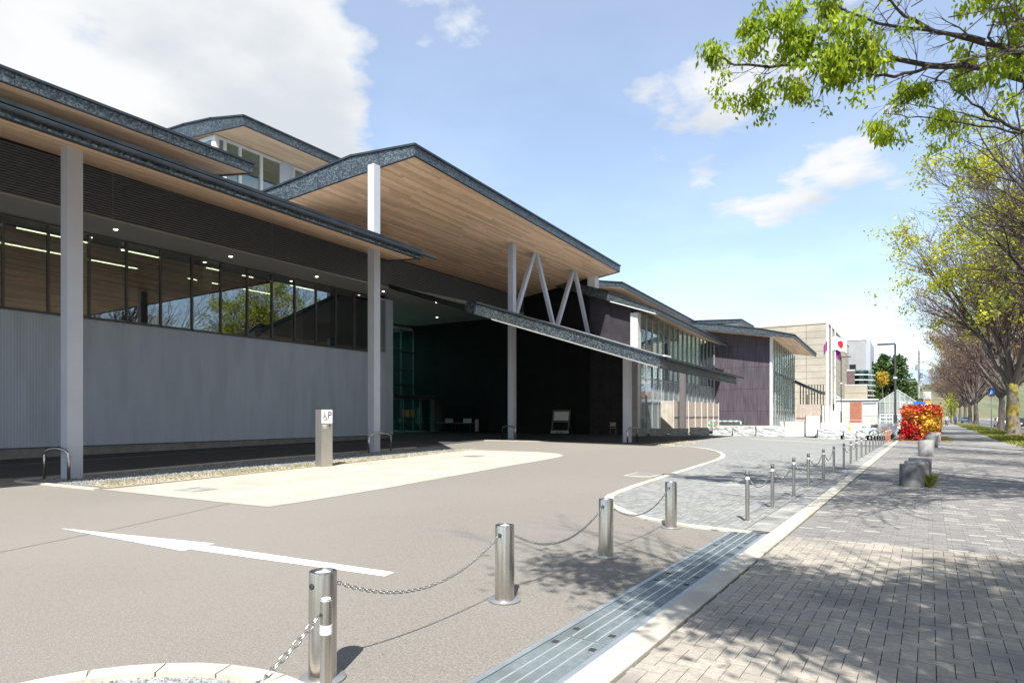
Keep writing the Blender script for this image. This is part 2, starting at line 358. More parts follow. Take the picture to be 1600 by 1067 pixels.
for i in range(95):
    u = -.58 - .1 * (i + 1)
    for k in range(102):
        v = 8.9 + .2 * k + (.1 if i % 2 else 0)
        x, y = st(u + .05, v + .1)
        if inside(PZ, x, y):
            paver(pz, u, v, u + .1, v + .2, .013 + rng.uniform(0, .003), .003, rng.random(), zf=G)
pz.build('plaza_pavers', plaza_paver, kind='stuff')
sheet('plaza_paving_far', [(-9.9, 29.2), (-8.5, 28.6), (-7.7, 27.9), (-7.05, 26.95), st(-.59, 26.95), st(-.62, 47), (-10.2, 47)], .0135, plaza_paver)
sheet('plaza_edge_channel', [st(-.57, 9.25), st(-.245, 9.25), st(-.245, 46), st(-.57, 46)], .012, concrete_grey)
for a, b in (((-10.55, 38.3), (-6.1, 39.43)), ((-6.1, 39.43), (-1.5, 41.6))):
    d_ = (Vector(b) - Vector(a)).normalized() * .19; sheet('plaza_line', [(a[0] + d_.y, a[1] - d_.x), (b[0] + d_.y, b[1] - d_.x), (b[0] - d_.y, b[1] + d_.x), (a[0] - d_.y, a[1] + d_.x)], .019, concrete_cream)

# pavement: warm herringbone blocks near, grey running bond with white strays beyond
def flat(name, poly, z, mat, **kw):
    mb = MB(); mb.add([(x, y, z) for x, y in poly], [tuple(range(len(poly)))]); return mb.build(name, mat, kind='structure', **kw)
pave = flat('pavement', [st(0, -12), st(5.6, -12), st(5.6, 330), st(0, 330)], 0., joint_sand)
near = []
for a in range(-80, 140):
    for b in range(-60, 60):
        # stair of pairs: horizontal block at (a+2b..), vertical block beside it
        ux, vy = a + b * 2, a - b * 2
        near.append((ux * .1, vy * .1, (ux + 2) * .1, (vy + 1) * .1)); near.append(((ux + 2) * .1, vy * .1 - .1, (ux + 3) * .1, (vy + 1) * .1))
ZV = 9.1
sel = []
for u0, v0, u1, v1 in near:
    u0 += .02; u1 += .02; v0 += 5; v1 += 5
    if u1 < .05 or u0 > 5.55 or v0 > ZV - .03 or v0 < 1.0: continue
    u0, u1, v1 = max(u0, .008), min(u1, 5.59), min(v1, ZV)
    x, y = st((u0 + u1) / 2, (v0 + v1) / 2); d = -.534 * x + .8455 * y; r = .8455 * x + .534 * y
    sel.append((d if d > 2.5 and abs(r / d - .0) < .83 and d > 3.7 else 50 + abs(d), u0, v0, u1, v1))
sel.sort()
pmesh = {}
for key, (w, h) in (('h', (.2, .1)), ('v', (.1, .2))):
    mb = MB(); paver(mb, 0, 0, w, h, .013, .0, 0.); o = Vector((*st(0, 0), 0)); pmesh[key] = mb.mesh('paver', paver_warm, o)
stuffm = MB()
for q, (d, u0, v0, u1, v1) in enumerate(sel):
    if q < 300 and d < 50 and abs((u1 - u0) * (v1 - v0) - .02) < .0005:
        inst('paver', pmesh['h' if u1 - u0 > .15 else 'v'], pave, (*st(u0, v0), rng.uniform(-.0012, .0012)))
    else: paver(stuffm, u0, v0, u1, v1, .013 + rng.uniform(-.0012, .0012), 0., rng.random())
stuffm.build('warm_pavers', paver_warm, pave, kind='stuff')
gmb, wmb = MB(), MB()
for k in range(260):
    v = ZV + .01 + .1 * k; off = rng.choice((0, .1)) if k % 2 else .05
    u = .02 - off
    while u < 5.58:
        a, b = max(u, .02), min(u + .2, 5.59)
        if b - a > .03:
            wh = rng.random() < (.10 if k < 45 else .13)
            paver(wmb if wh else gmb, a, v, b, v + .1, .013 + rng.uniform(-.001, .001), 0., rng.random())
        u += .2
gmb.build('grey_pavers', paver_grey, pave, kind='stuff'); wmb.build('white_pavers', paver_white, pave, kind='stuff')
flat('pavement_far', [st(.02, ZV + 26.05), st(5.59, ZV + 26.05), st(5.59, 330), st(.02, 330)], .013, M('paver_far', (.19, .185, .175), (.27, .262, .25), .85, scale=3, detail=9, stretch=(1, 1, 1)))
flat('tree_strip', [st(5.6, -60), st(8.4, -60), st(8.4, 330), st(5.6, 330)], .03, M('strip_earth', (.13, .115, .08), (.20, .18, .12), .95, scale=4, c3=(.14, .16, .05), scale3=.6))
kerb_run('road_kerb', [st(8.5, v) for v in (-60, 330)], .18, .05, 9, concrete_grey)
flat('road', [st(8.6, -80), st(18.6, -80), st(18.6, 340), st(8.6, 340)], -.06, asphalt_dark)
rl = MB()
for k in range(46):
    v = -40 + k * 8; a, b, c_, d_ = st(13.5, v), st(13.65, v), st(13.65, v + 4.5), st(13.5, v + 4.5); rl.add([(*p, -.055) for p in (a, b, c_, d_)], [(0, 1, 2, 3)])
rl.build('road_centre_line', paint_white, kind='structure')
flat('far_pavement', [st(18.7, -80), st(23, -80), st(23, 340), st(18.7, 340)], .06, concrete_grey)
flat('road_shoulder_ground', [st(23, -120), st(140, -120), st(140, 400), st(23, 400)], .03, earth)

# drain cover along the kerb
dg = thing('drain_cover', 'long galvanised steel drain cover sunk in the asphalt beside the cream kerb', 'drain cover', (*st(-.48, 6), 0))
fr = MB()
for u0, u1 in ((-.72, -.675), (-.285, -.24)):
    a = [st(u0, -6), st(u1, -6), st(u1, 9.08), st(u0, 9.08)]; fr.prism([(*p, -.05) for p in a], [(*p, .012) for p in a])
fr.build('frame', M('drain_frame', (.30, .34, .36), (.38, .42, .44), .45, .6, scale=3), dg)
v = -5.9
while v < 9.05:
    e = min(v + 1.98, 9.06); sh = MB(); a = [st(-.668, v), st(-.292, v), st(-.292, e), st(-.668, e)]
    sh.prism([(*p, -.04) for p in a], [(*p, .008) for p in a]); pn = sh.build('grating_panel', grate_m, dg)
    bars = MB()
    for u in (-.575, -.48, -.385):
        q = [st(u - .006, v + .01), st(u + .006, v + .01), st(u + .006, e - .01), st(u - .006, e - .01)]; bars.prism([(*p, .007) for p in q], [(*p, .0125) for p in q])
    bars.build('bar', grate_light, pn)
    ribs = MB(); k = v + .02
    while k < e - .02:
        for u0, u1 in ((-.664, -.583), (-.567, -.488), (-.472, -.393), (-.377, -.296)):
            q = [st(u0, k), st(u1, k), st(u1, k + .012), st(u0, k + .012)]; ribs.add([(*p, .0105) for p in q], [(0, 1, 2, 3)])
        k += .025
    ribs.build('ribs', grate_m, pn, kind='stuff')
    for vv in (v + .13, e - .17):
        for u in (-.645, -.355):
            if vv < 9: 
                q = [st(u, vv), st(u + .045, vv), st(u + .045, vv + .05), st(u, vv + .05)]; s = MB(); s.prism([(*p, .008) for p in q], [(*p, .0135) for p in q]); s.build('slot', slot_dark, pn)
    v += 2.0
for nm, lab, ctr, (a, b), rot, mt in (
    ('manhole_cover', 'grey square cover in the cream pad by its pointed end', (-13.14, 7.96), (.62, .62), .1, concrete_grey),
    ('manhole_cover', 'grey square cover in the cream pad near its rounded end', (-13.75, 19.15), (.62, .62), .1, concrete_grey),
    ('manhole_cover', 'cream edged cover in the asphalt touching the plaza kerb', (-5.98, 16.0), (.75, .95), 0, concrete_cream),
    ('manhole_cover', 'light square cover among the grey plaza pavers', (-3.55, 15.2), (.75, .95), 0, concrete_grey)):
    z = G(*ctr) + .012; o = thing(nm, lab, 'cover', (*ctr, z), rot)
    def loc_part(mb, n, m_, z_=0):
        me = mb.mesh(n, m_); q = bpy.data.objects.new(n, me); col.objects.link(q); q.parent = o; return q
    mb = MB(); mb.box(-a/2, -b/2, -.02, a/2, b/2, .005); loc_part(mb, 'rim', mt)
    mb = MB(); mb.box(-a/2+.06, -b/2+.06, -.02, a/2-.06, b/2-.06, .009); loc_part(mb, 'plate', plaza_paver if mt is concrete_cream else concrete_grey)

sheet('drive', [(-28.3,-25),(-19.72,-25),(-19.72,19),(-19.62,22.6),(-20.6,29.72),(-19.5,30.04),(-16.6,30.25),(-12.4,29.92),(-10.3,29.5),(-10.3,46),(-16.5,46),(-16.5,43.2),(-37.6,43.2),(-37.6,30.0),(-28.3,30.0)], .0015, asphalt_shaded)  # darker sheet laid over the shaded drive and court, shade put in its colour
# cream parking pad, gravel strip, markings
PAD = [(-15.05,6.9),(-9.59,7.14),(-9.75,10.21),(-10.43,16.52),(-10.65,19.37),(-10.86,20.6),(-11.2,21.4),(-11.75,21.95),(-12.93,22.44),(-15.39,22.4),(-16.14,22.25),(-15.89,18.73),(-15.57,15.1),(-15.3,11.01),(-15.0,7.28)]
sheet('parking_pad', PAD, .002, pad_concrete)
sheet('gravel_strip', [(-18.7,6.75),(-17.6,6.8),(-15.1,7.0),(-15.05,7.3),(-15.37,11.0),(-15.64,15.1),(-15.95,18.7),(-16.2,22.2),(-16.7,23.45),(-18.0,23.3),(-19.3,18.95),(-19.45,14.15),(-18.95,9.43)], .0035, gravel_m)
sheet('planting_strip', [(-16.2,7.2),(-15.15,7.12),(-15.37,11.0),(-15.64,15.1),(-15.95,18.7),(-16.2,22.2),(-16.6,23.0),(-16.75,20.),(-16.5,14),(-16.45,10)], .008, gravel_warm)
kerb_run('gravel_kerb', [(-19.5,22.5),(-19.6,19),(-19.6,14.2),(-19.1,9.4),(-18.95,7.2),(-18.75,6.72),(-18.3,6.6),(-17.6,6.68),(-15.0,6.84)], .14, .03, .8, concrete_cream)
def line_marks(name, quads, mat=paint_white, dz=.008):
    for q in quads: sheet(name, q, dz, mat)
def strip(a, b, w):
    d = (Vector(b) - Vector(a)).normalized(); n = Vector((-d.y, d.x)) * w / 2; return [(a[0]-n.x, a[1]-n.y), (b[0]-n.x, b[1]-n.y), (b[0]+n.x, b[1]+n.y), (a[0]+n.x, a[1]+n.y)]
line_marks('parking_line', [strip((-13.67, 13.25), (-10.1, 13.16), .12), strip((-13.9, 20.3), (-10.8, 19.7), .12)], dz=.006)
line_marks('drive_line', [strip((-24.4, -5), (-24.75, 9.14), .14), strip((-24.75, 9.14), (-25.6, 16.5), .14), strip((-25.6, 16.5), (-25.0, 24), .14), strip((-25.0, 24), (-21.5, 29.2), .14), strip((-21.2, 24.5), (-18.46, 24.36), .15)], concrete_grey, .004)
kerb_run('entrance_kerb', [(-20.6, 29.7), (-19.5, 30.0), (-16.7, 30.2)], .14, .03, .8, concrete_cream)
kerb_run('entrance_kerb', [(-16.6, 30.25), (-12.4, 29.9), (-10.2, 29.4)], .1, .012, 1.2, concrete_grey)
A = [(-10.3,4.21),(-7.4,4.74),(-7.46,4.62),(-4.49,4.85),(-4.46,4.68),(-7.35,4.38),(-7.34,4.28)]
mb = MB(); mb.add([(x, y, .0005) for x, y in A], [(0, 1, 2), (0, 2, 5), (2, 3, 4, 5), (0, 5, 6)]); mb.build('painted_arrow', paint_white, kind='structure')
sheet('asphalt_seam', [(-8.6, 1.6), (-8.582, 1.59), (-9.652, 4.81), (-11.152, 8.4), (-11.62, 12.0), (-11.64, 12.0), (-11.17, 8.4), (-9.67, 4.81)], -.001, asphalt_dark)
lm = MB()
for _ in range(150):
    x, y = rng.uniform(-9, 1.5), rng.uniform(3, 16); a = rng.random() * 6.28; l = rng.uniform(.012, .03); z = G(x, y) + (.018 if x > -1.9 else .004)
    lm.add([(x, y, z), (x + l * math.cos(a) * .5 - l * .25 * math.sin(a), y + l * math.sin(a) * .5 + l * .25 * math.cos(a), z + .004), (x + l * math.cos(a), y + l * math.sin(a), z), (x + l * math.cos(a) * .5 + l * .25 * math.sin(a), y + l * math.sin(a) * .5 - l * .25 * math.cos(a), z + .003)], [(0, 1, 2, 3)], rng.random())
lm.build('fallen_leaves', leaf_rust, kind='stuff')
# planter corner at the street: round cream kerb with gravel inside
kc = (-3.19, 1.2); ring = [(kc[0] + 1.24 * math.cos(R(t)), kc[1] + 1.24 * math.sin(R(t))) for t in range(35, 205, 8)]
kerb_run('planter_kerb', ring, .15, .035, .42, concrete_cream, .01)
sheet('planter_gravel', [(kc[0] + 1.18 * math.cos(R(t)), kc[1] + 1.18 * math.sin(R(t))) for t in range(0, 360, 12)], .006, gravel_m)
def stones(name, n, mat, pick, smin, smax):
    mb = MB()
    for _ in range(n):
        x, y = pick(); s = rng.uniform(smin, smax); z = G(x, y) + .004; a = rng.random() * 6.28
        e = [(math.cos(a + k * 1.571) * s * rng.uniform(.7, 1.2), math.sin(a + k * 1.571) * s * rng.uniform(.7, 1.2)) for k in range(4)]
        mb.add([(x + p[0], y + p[1], z) for p in e] + [(x + p[0] * .55, y + p[1] * .55, z + s * rng.uniform(.6, 1.)) for p in e], [(4,5,6,7),(0,1,5,4),(1,2,6,5),(2,3,7,6),(3,0,4,7)], rng.random())
    mb.build(name, mat, kind='stuff')
def pk_ring():
    a = rng.uniform(.3, 3.6); r = rng.uniform(.55, 1.15); return kc[0] + r * math.cos(a), kc[1] + r * math.sin(a)
stones('planter_stones', 4200, gravel_m, pk_ring, .006, .013)
def lane(y, lo, hi): return rng.uniform(lo, hi)
def pk_strip():
    y = rng.uniform(7.0, 23.0); t = max(0, (y - 7) / 16); return rng.uniform(-18.7 - .4 * math.sin(t * 3.14), -16.2), y
stones('strip_stones', 7000, gravel_m, pk_strip, .012, .03)
def pk_warm():
    y = rng.uniform(7.2, 22.9); return rng.uniform(-16.6, -15.25 - .85 * (y - 7.2) / 15.), y
stones('planting_stones', 4500, gravel_warm, pk_warm, .015, .035)
def pk_far(): return rng.uniform(-11, -9.2), rng.uniform(29.3, 34)
stones('corner_stones', 900, gravel_warm, pk_far, .02, .05)
def blades(name, n, pick, h0, h1, mat, lean=.4, parent=None, w=.006, **kw):
    mb = MB()
    for _ in range(n):
        x, y, s = pick(); z = G(x, y) + .005; h = rng.uniform(h0, h1) * s; a = rng.random() * 6.28; l = rng.uniform(0, lean) * h; b = rng.random() * 6.28
        dx, dy = math.cos(a) * w, math.sin(a) * w; lx, ly = math.cos(b) * l, math.sin(b) * l
        mb.add([(x-dx, y-dy, z), (x+dx, y+dy, z), (x+dx*.6+lx*.4, y+dy*.6+ly*.4, z+h*.6), (x+lx, y+ly, z+h)], [(0, 1, 2, 3)], rng.random())
    return mb.build(name, mat, parent, **kw)
cl = [(rng.uniform(-16.4, -15.6), rng.uniform(7.4, 22)) for _ in range(26)]
def pk_g():
    c = rng.choice(cl); return c[0] + rng.gauss(0, .16), c[1] + rng.gauss(0, .35), 1.
blades('grass', 800, pk_g, .04, .11, grass_m, kind='stuff', w=.008)
wd = [(-4.0,10.6),(-3.6,11.1),(-3.3,10.2),(-3.05,10.55),(-4.4,11.2),(-2.9,11.3),(-4.75,11.4),(-3.5,12.2)]
def pk_w():
    c = rng.choice(wd); return c[0] + rng.gauss(0, .09), c[1] + rng.gauss(0, .13), 1.
blades('paving_weeds', 420, pk_w, .01, .035, grass_m, kind='stuff', lean=1.2)
def pk_k():
    v = rng.uniform(9, 40); return (*st(.01 + rng.gauss(0, .012), v), 1.)
blades('kerb_moss', 900, pk_k, .006, .016, grass_m, kind='stuff', lean=1.5)
def pk_t():
    v = rng.uniform(40, 140); x, y = st(rng.uniform(5.5, 8.2), v); return x, y, 1.
blades('verge_grass', 9000, pk_t, .08, .22, grass_m, kind='stuff', w=.03, lean=.8)
def pk_t2():
    v = 57 + rng.gauss(0, 6); x, y = st(rng.uniform(5.3, 8.2), v); return x, y, 1.
blades('verge_grass_near', 6000, pk_t2, .06, .16, grass_m, kind='stuff', w=.02, lean=.8)
# ---------------------------------------------------------------- the museum building
BO = (-26, 30, .25)
bld = thing('museum_building', 'long low modern building with timber eaves, grey ribbed walls and a dark entrance court', 'building', BO)
def yr(poly, x):                        # y-range of a roof outline at x
    ys = []
    for (x1, y1), (x2, y2) in zip(poly, poly[1:] + poly[:1]):
        if (x1 - x) * (x2 - x) <= 0 and x1 != x2: ys.append(y1 + (y2 - y1) * (x - x1) / (x2 - x1))
    return (min(ys), max(ys)) if len(ys) > 1 else None
PLK = [0]
def planks(parent, poly, zf, w, mat, single=0, ymin=-99, drop=.02, llo=2.2, lhi=4.2):
    xs = [p[0] for p in poly]; x = min(xs) + .02; rows = []; joined = MB()
    while x < max(xs) - .03:
        x2 = min(x + w, max(xs) - .01); a, b = yr(poly, x + .004), yr(poly, x2 - .004)
        if a and b:
            y = max(min(a[0], b[0]), ymin); end = max(a[1], b[1]); y -= rng.uniform(0, 2)
            while y < end:
                y2 = y + rng.uniform(llo, lhi); t = rng.random(); g = .004; dz = rng.uniform(0, .003)
                q = []
                for xx, r in ((x + g, a), (x2 - g, b)):
                    q.append((xx, min(max(y + g, r[0], ymin), r[1]), min(max(y2 - g, r[0], ymin), r[1])))
                if max(q[0][2] - q[0][1], q[1][2] - q[1][1]) > .05:
                    pts = [(q[0][0], q[0][1]), (q[1][0], q[1][1]), (q[1][0], q[1][2]), (q[0][0], q[0][2])]
                    rows.append(([(px, py, zf(px, py) - drop * .2 - dz) for px, py in pts], t))
                y = y2
        x = x2
    rows.sort(key=lambda r: -r[0][0][0])
    for i, (p, t) in enumerate(rows):
        mb = MB() if i < single else joined
        mb.prism(p, [(a, b, c + drop) for a, b, c in p], t)
        if i < single: mb.build('plank', mat, parent)
    if joined.f: joined.build('soffit_planks', mat, parent, kind='stuff')
def roof(name, verts, zf, edges, wd, single=0, pw=.15, panel=1.9, ymin=-99, lip=.085, soffit=True, fm=None, plate=True):
    """verts: (x, y, thickness); zf gives the underside; edges: outline edges that carry metal fascia panels"""
    r = thing(name, None, None, (verts[0][0], verts[0][1], zf(verts[0][0], verts[0][1]))); r.parent = bld; r.location = r.location - Vector(BO)
    poly = [(v[0], v[1]) for v in verts]; n = len(verts); cx_ = sum(p[0] for p in poly) / n; cy_ = sum(p[1] for p in poly) / n
    slab = MB(); ins = lambda p: p
    slab.prism([(x, y, zf(x, y) + .03) for x, y in poly], [(x, y, zf(x, y) + t - .02) for x, y, t in verts]); slab.build('roof_deck', roof_metal, r)
    area = sum(poly[i][0] * poly[(i + 1) % n][1] - poly[(i + 1) % n][0] * poly[i][1] for i in range(n))
    for e in edges:
        (x1, y1, t1), (x2, y2, t2) = verts[e], verts[(e + 1) % n]
        d = Vector((x2 - x1, y2 - y1, 0)); l = d.length; d /= l; nn = Vector((d.y, -d.x, 0)) * (1 if area > 0 else -1)
        k = max(1, round(l / panel))
        for i in range(k):
            a, b = i / k, (i + 1) / k; g = .006 / l
            pa, pb = Vector((x1, y1, 0)) + d * l * (a + g), Vector((x1, y1, 0)) + d * l * (b - g); ta, tb = t1 + (t2 - t1) * a, t1 + (t2 - t1) * b
            za, zb = zf(pa.x, pa.y), zf(pb.x, pb.y); o = nn * .03; s = nn * .004
            mb = MB(); mb.hull8([(pa.x+s.x, pa.y+s.y, za-.02), (pb.x+s.x, pb.y+s.y, zb-.02), (pb.x+o.x, pb.y+o.y, zb-.02), (pa.x+o.x, pa.y+o.y, za-.02)],
                                [(pa.x+s.x, pa.y+s.y, za+ta-.05), (pb.x+s.x, pb.y+s.y, zb+tb-.05), (pb.x+o.x, pb.y+o.y, zb+tb-.05), (pa.x+o.x, pa.y+o.y, za+ta-.05)], rng.random())
            mb.build('fascia_panel', fm or galv, r)
        cap = MB()
        for z0, z1, w0, w1 in ((t1 - .045, t2 - .045, -.02, .09), ):
            a, b = Vector((x1, y1, 0)) - d * .05, Vector((x2, y2, 0)) + d * .05
            i0, i1 = nn * w0, nn * w1
            za, zb = zf(a.x, a.y), zf(b.x, b.y)
            cap.hull8([(a.x+i0.x, a.y+i0.y, za+z0), (b.x+i0.x, b.y+i0.y, zb+z1), (b.x+i1.x, b.y+i1.y, zb+z1), (a.x+i1.x, a.y+i1.y, za+z0)],
                      [(a.x+i0.x, a.y+i0.y, za+z0+lip), (b.x+i0.x, b.y+i0.y, zb+z1+lip), (b.x+i1.x, b.y+i1.y, zb+z1+lip), (a.x+i1.x, a.y+i1.y, za+z0+lip)])
        cap.build('roof_edge', galv_dark, r)
        low = MB(); a, b = Vector((x1, y1, 0)), Vector((x2, y2, 0)); o = nn * .036; s = nn * -.05; za, zb = zf(x1, y1), zf(x2, y2)
        low.hull8([(a.x+s.x, a.y+s.y, za-.055), (b.x+s.x, b.y+s.y, zb-.055), (b.x+o.x, b.y+o.y, zb-.055), (a.x+o.x, a.y+o.y, za-.055)],
                  [(a.x+s.x, a.y+s.y, za-.024), (b.x+s.x, b.y+s.y, zb-.024), (b.x+o.x, b.y+o.y, zb-.024), (a.x+o.x, a.y+o.y, za-.024)])
        low.build('drip_edge', galv_dark, r)
    if soffit: planks(r, poly, zf, pw, wd, single, ymin)
    return r
plane = lambda x0, z0, sx, y0=0, sy=0: (lambda x, y: z0 + sx * (x - x0) + sy * (y - y0))
E = dict(parent=bld)
# --- grey wing: ribbed wall, plinth, window band
WY0, WY1 = -4.0, 30.13
w = MB(); prof = []; y = WY0; k = 0
while y < WY1 - .1:
    prof += [(y, 0), (y + .066, 0), (y + .074, -.008), (y + .092, -.008)]; y += .1
prof.append((WY1, 0))
def ribbed(z0, z1, ya, yb):
    p = [(ya, 0)] + [q for q in prof if ya < q[0] < yb] + [(yb, 0)]
    vs = [(-28 + dx, yy, z) for z in (z0, z1) for yy, dx in p]; n = len(p)
    MB().add(vs, [(i, i + 1, n + i + 1, n + i) for i in range(n - 1)]).build('ribbed_wall', clad, bld)
ribbed(.42, 5.53, WY0, WY1); ribbed(5.53, 8.96, 28.62, WY1)
MB().box(-36, WY0, .42, -28.04, WY1, 5.50).build('wall_core', inside_dark, bld)
MB().box(-37.5, 30.06, .42, -28.016, WY1, 9.0).build('return_wall', clad, bld)
MB().box(-28.35, WY0, -.05, -28.05, WY1, .40).build('plinth', plinth_m, bld)
MB().box(-28.36, WY0, .40, -28.0, WY1, .425).build('flashing', galv_dark, bld)
vm = MB()
for i in range(26): vm.box(-27.985, 29.0, 5.6 + i * .125, -27.95, 29.38, 5.66 + i * .125)
for yy in (29.0, 29.19, 29.36): vm.box(-27.988, yy, 5.6, -27.955, yy + .025, 8.85)
vm.build('vent_grille', louvre_m, bld)
ym = 9.62 - 1.433 * 9
for i in range(23):
    y0 = ym + 1.4335 * i; y1 = y0 + 1.4335
    if y1 > 28.9: break
    f = MB(); f.box(-28.1, y0 - .035, 5.58, -27.955, y0 + .035, 8.96); f.box(-28.1, y0 + .035, 5.53, -27.97, y1 - .035, 5.60); f.box(-28.1, y0 + .035, 8.9, -27.97, y1 - .035, 8.97)
    wn = f.build('window', frame_m, bld)
    MB().box(-28.05, y0 + .036, 5.602, -28.03, y1 - .036, 8.898).build('pane', glass_m, wn)
MB().box(-28.12, 28.55, 5.53, -27.95, 28.63, 8.97).build('mullion', frame_m, bld)
MB().box(-28.06, WY0, 5.495, -27.93, 28.6, 5.53).build('window_sill', frame_m, bld)
# the lit room behind the windows
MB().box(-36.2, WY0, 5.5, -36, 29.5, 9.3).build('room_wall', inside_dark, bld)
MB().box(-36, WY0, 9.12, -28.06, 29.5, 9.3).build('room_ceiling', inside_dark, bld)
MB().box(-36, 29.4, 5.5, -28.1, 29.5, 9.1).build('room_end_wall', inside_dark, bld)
for yy in (7.2, 12.9, 18.6, 24.3): MB().box(-30.6, yy, 5.5, -30.1, yy + .5, 9.1).build('room_pillar', inside_mid, bld)
for xx in (-29.3, -32.4):
    for yy in (-3, 1.5, 6, 10.5, 14, 18.3, 22.5): MB().box(xx - .03, yy, 8.86, xx + .03, yy + (3.9 if yy < 11 else 2.6), 8.90).build('strip_light', strip_light, bld)
for k in range(9):
    for j in range(3): MB().box(-35.9, -2 + k * 3.3, 5.9 + j * .95, -35.5, .6 + k * 3.3, 6.6 + j * .95, rng.random()).build('shelf', shed_brown if (k + j) % 3 == 0 else inside_dark, bld)
for a, b, z0 in ((15.5, 16.7, 5.6), (18.35, 19.5, 5.6), (21.2, 22.4, 7.6), (12.6, 13.8, 8.2), (24.0, 25.2, 6.9)): MB().box(-28.22, a, z0, -28.2, b, 8.95).build('roller_blind', M('blind_cloth', (.55, .56, .52), (.60, .61, .57)) if a == 15.5 else bpy.data.materials['blind_cloth'], bld)
# soffit over the windows with downlights
MB().prism([(-28.1, WY0, 9.0), (-26.1, WY0, 9.13), (-26.1, 28, 9.13), (-28.1, 28, 9.0)], [(-28.1, WY0, 9.12), (-26.1, WY0, 9.3), (-26.1, 28, 9.3), (-28.1, 28, 9.12)]).build('soffit', soffit_m, bld)
def es(x, y):                           # entrance soffit: level inside, falling with the lower roof outside
    return 9.12 + max(0, (y - 30) * .035) if x <= -26 else 9.12 - .322 * (x + 26)
mb = MB(); e1 = [(-42, 28.002), (-26, 28.002), (-26, 43), (-42, 43)]
mb.prism([(x, y, es(x, y)) for x, y in e1], [(x, y, es(x, y) + .2) for x, y in e1]); mb.build('entrance_soffit', soffit_m, bld)
dl = MB().lathe([(.075, -.012), (.075, 0)], 12).mesh('downlight', down_light)
for k in range(-2, 7):
    y = 13.0 + 5.07 * k; inst('downlight', dl, bld, (-27.0, y, (9.07 if y < 28 else es(-27, y)) - .0))
for x, y in ((-32, 34), (-32, 39.5), (-36, 36.5)): inst('downlight', dl, bld, (x, y, es(x, y)))
# louvre band
MB().box(-26.35, WY0, 9.14, -26.06, 43, 11.0).build('louvre_backing', louvre_back, bld)
for i in range(19):
    z = 9.16 + i * .094; MB().hull8([(-26.06, WY0, z), (-26.0, WY0, z), (-26.0, 42.98, z), (-26.06, 42.98, z)], [(-26.06, WY0, z + .062), (-26.012, WY0, z + .055), (-26.012, 42.98, z + .055), (-26.06, 42.98, z + .062)]).build('slat', louvre_m, bld)
for yy in (5.2, 12.4, 19.6, 26.8, 34): MB().box(-26.05, yy, 9.15, -25.99, yy + .03, 10.98).build('louvre_post', louvre_m, bld)
MB().box(-26.1, WY0, 9.10, -25.985, 28, 9.155).build('louvre_trim', soffit_m, bld)
# --- lower street roof over the drive
z1 = plane(-15, 7.38, -.3264, 11, -.014)
roof('street_roof', [(-15, WY0, .27), (-15, 17.55, .27), (-26.0, 27.6, .34), (-26.0, WY0, .34)], z1, (0, ), wood, single=140, ymin=0, pw=.14)
MB().hull8([(-15.0, 17.5, z1(-15, 17.5) - .03), (-14.9, 17.6, z1(-15, 17.5) - .03), (-25.95, 27.7, z1(-25.95, 27.7) - .03), (-26.05, 27.6, z1(-26, 27.6) - .03)],
           [(-15.0, 17.5, z1(-15, 17.5) + .3), (-14.9, 17.6, z1(-15, 17.5) + .3), (-25.95, 27.7, z1(-25.95, 27.7) + .3), (-26.05, 27.6, z1(-26, 27.6) + .3)]).build('roof_end', galv_dark, bld)
gt = MB(); gt.tube([(-14.86, WY0, 7.69), (-14.86, 18.3, 7.41)], .055, 8); gt.build('gutter', galv_dark, bld)
# --- second roof tier
z2 = plane(-22, 11.2, -.155)
roof('upper_roof', [(-22, WY0, .36), (-22, 15.7, .36), (-40, 15.7, .36), (-40, WY0, .36)], z2, (0, 1), wood, pw=.18, ymin=0)
MB().box(-26.5, WY0, 10.9, -26.4, 15.3, 11.9).build('upper_wall', louvre_back, bld)
MB().box(-40, WY0, 9.4, -26.52, 30, 11.0).build('upper_core', roof_metal, bld)
# --- third tier: glazed clerestory
z3 = plane(-29.6, 16.85, -.10)
roof('clerestory_roof', [(-29.6, 20.55, .46), (-29.6, 45, .46), (-44, 45, .46), (-44, 20.55, .46), (-35, 20.55, .80), (-32.4, 20.55, .74)], z3, (0, 3, 4, 5), wood_pale, pw=.2)
for i, (y0, y1) in enumerate(((20.9, 21.35), (21.35, 22.3), (22.3, 23.7), (23.7, 25.1), (25.1, 26.0), (26.0, 27.6), (27.6, 29.2))):
    if i == 4: MB().box(-32.6, y0, 11, -32.4, y1, 17.1).build('wall', clad, bld); continue
    f = MB(); f.box(-32.6, y0, 11, -32.42, y0 + .1, 17.08); f.box(-32.6, y1 - .05, 11, -32.42, y1 - .003, 17.08); f.box(-32.6, y0 + .1, 16.95, -32.42, y1 - .05, 17.08); wn = f.build('clerestory_window', white_metal, bld)
    MB().box(-32.55, y0 + .1, 11, -32.53, y1 - .05, 16.95).build('pane', glass_hall, wn)
MB().box(-32.75, 20.75, 11, -32.4, 20.9, 17.08).build('corner_post', white_metal, bld)
f = MB(); f.box(-35.6, 20.78, 16.9, -32.75, 20.88, 17.15); f.box(-35.6, 20.78, 11, -35.5, 20.88, 16.9); wn = f.build('clerestory_window', white_metal, bld); MB().box(-35.5, 20.82, 11, -32.75, 20.84, 16.9).build('pane', glass_hall, wn)
MB().box(-42, 21.2, 11.2, -35.2, 43, 16.9).build('clerestory_core', inside_mid, bld)
# --- portal roof
zp = plane(-19.5, 12.0, .15)
roof('portal_roof', [(-17.3, 19.9, .42), (-18.15, 43.55, .42), (-20.9, 43.45, .42), (-26.4, 43.4, .42), (-26.4, 18.25, .70), (-23.9, 18.7, .74), (-20.3, 19.3, .86)], zp, (0, 1, 4, 5, 6), wood, single=140, pw=.15)
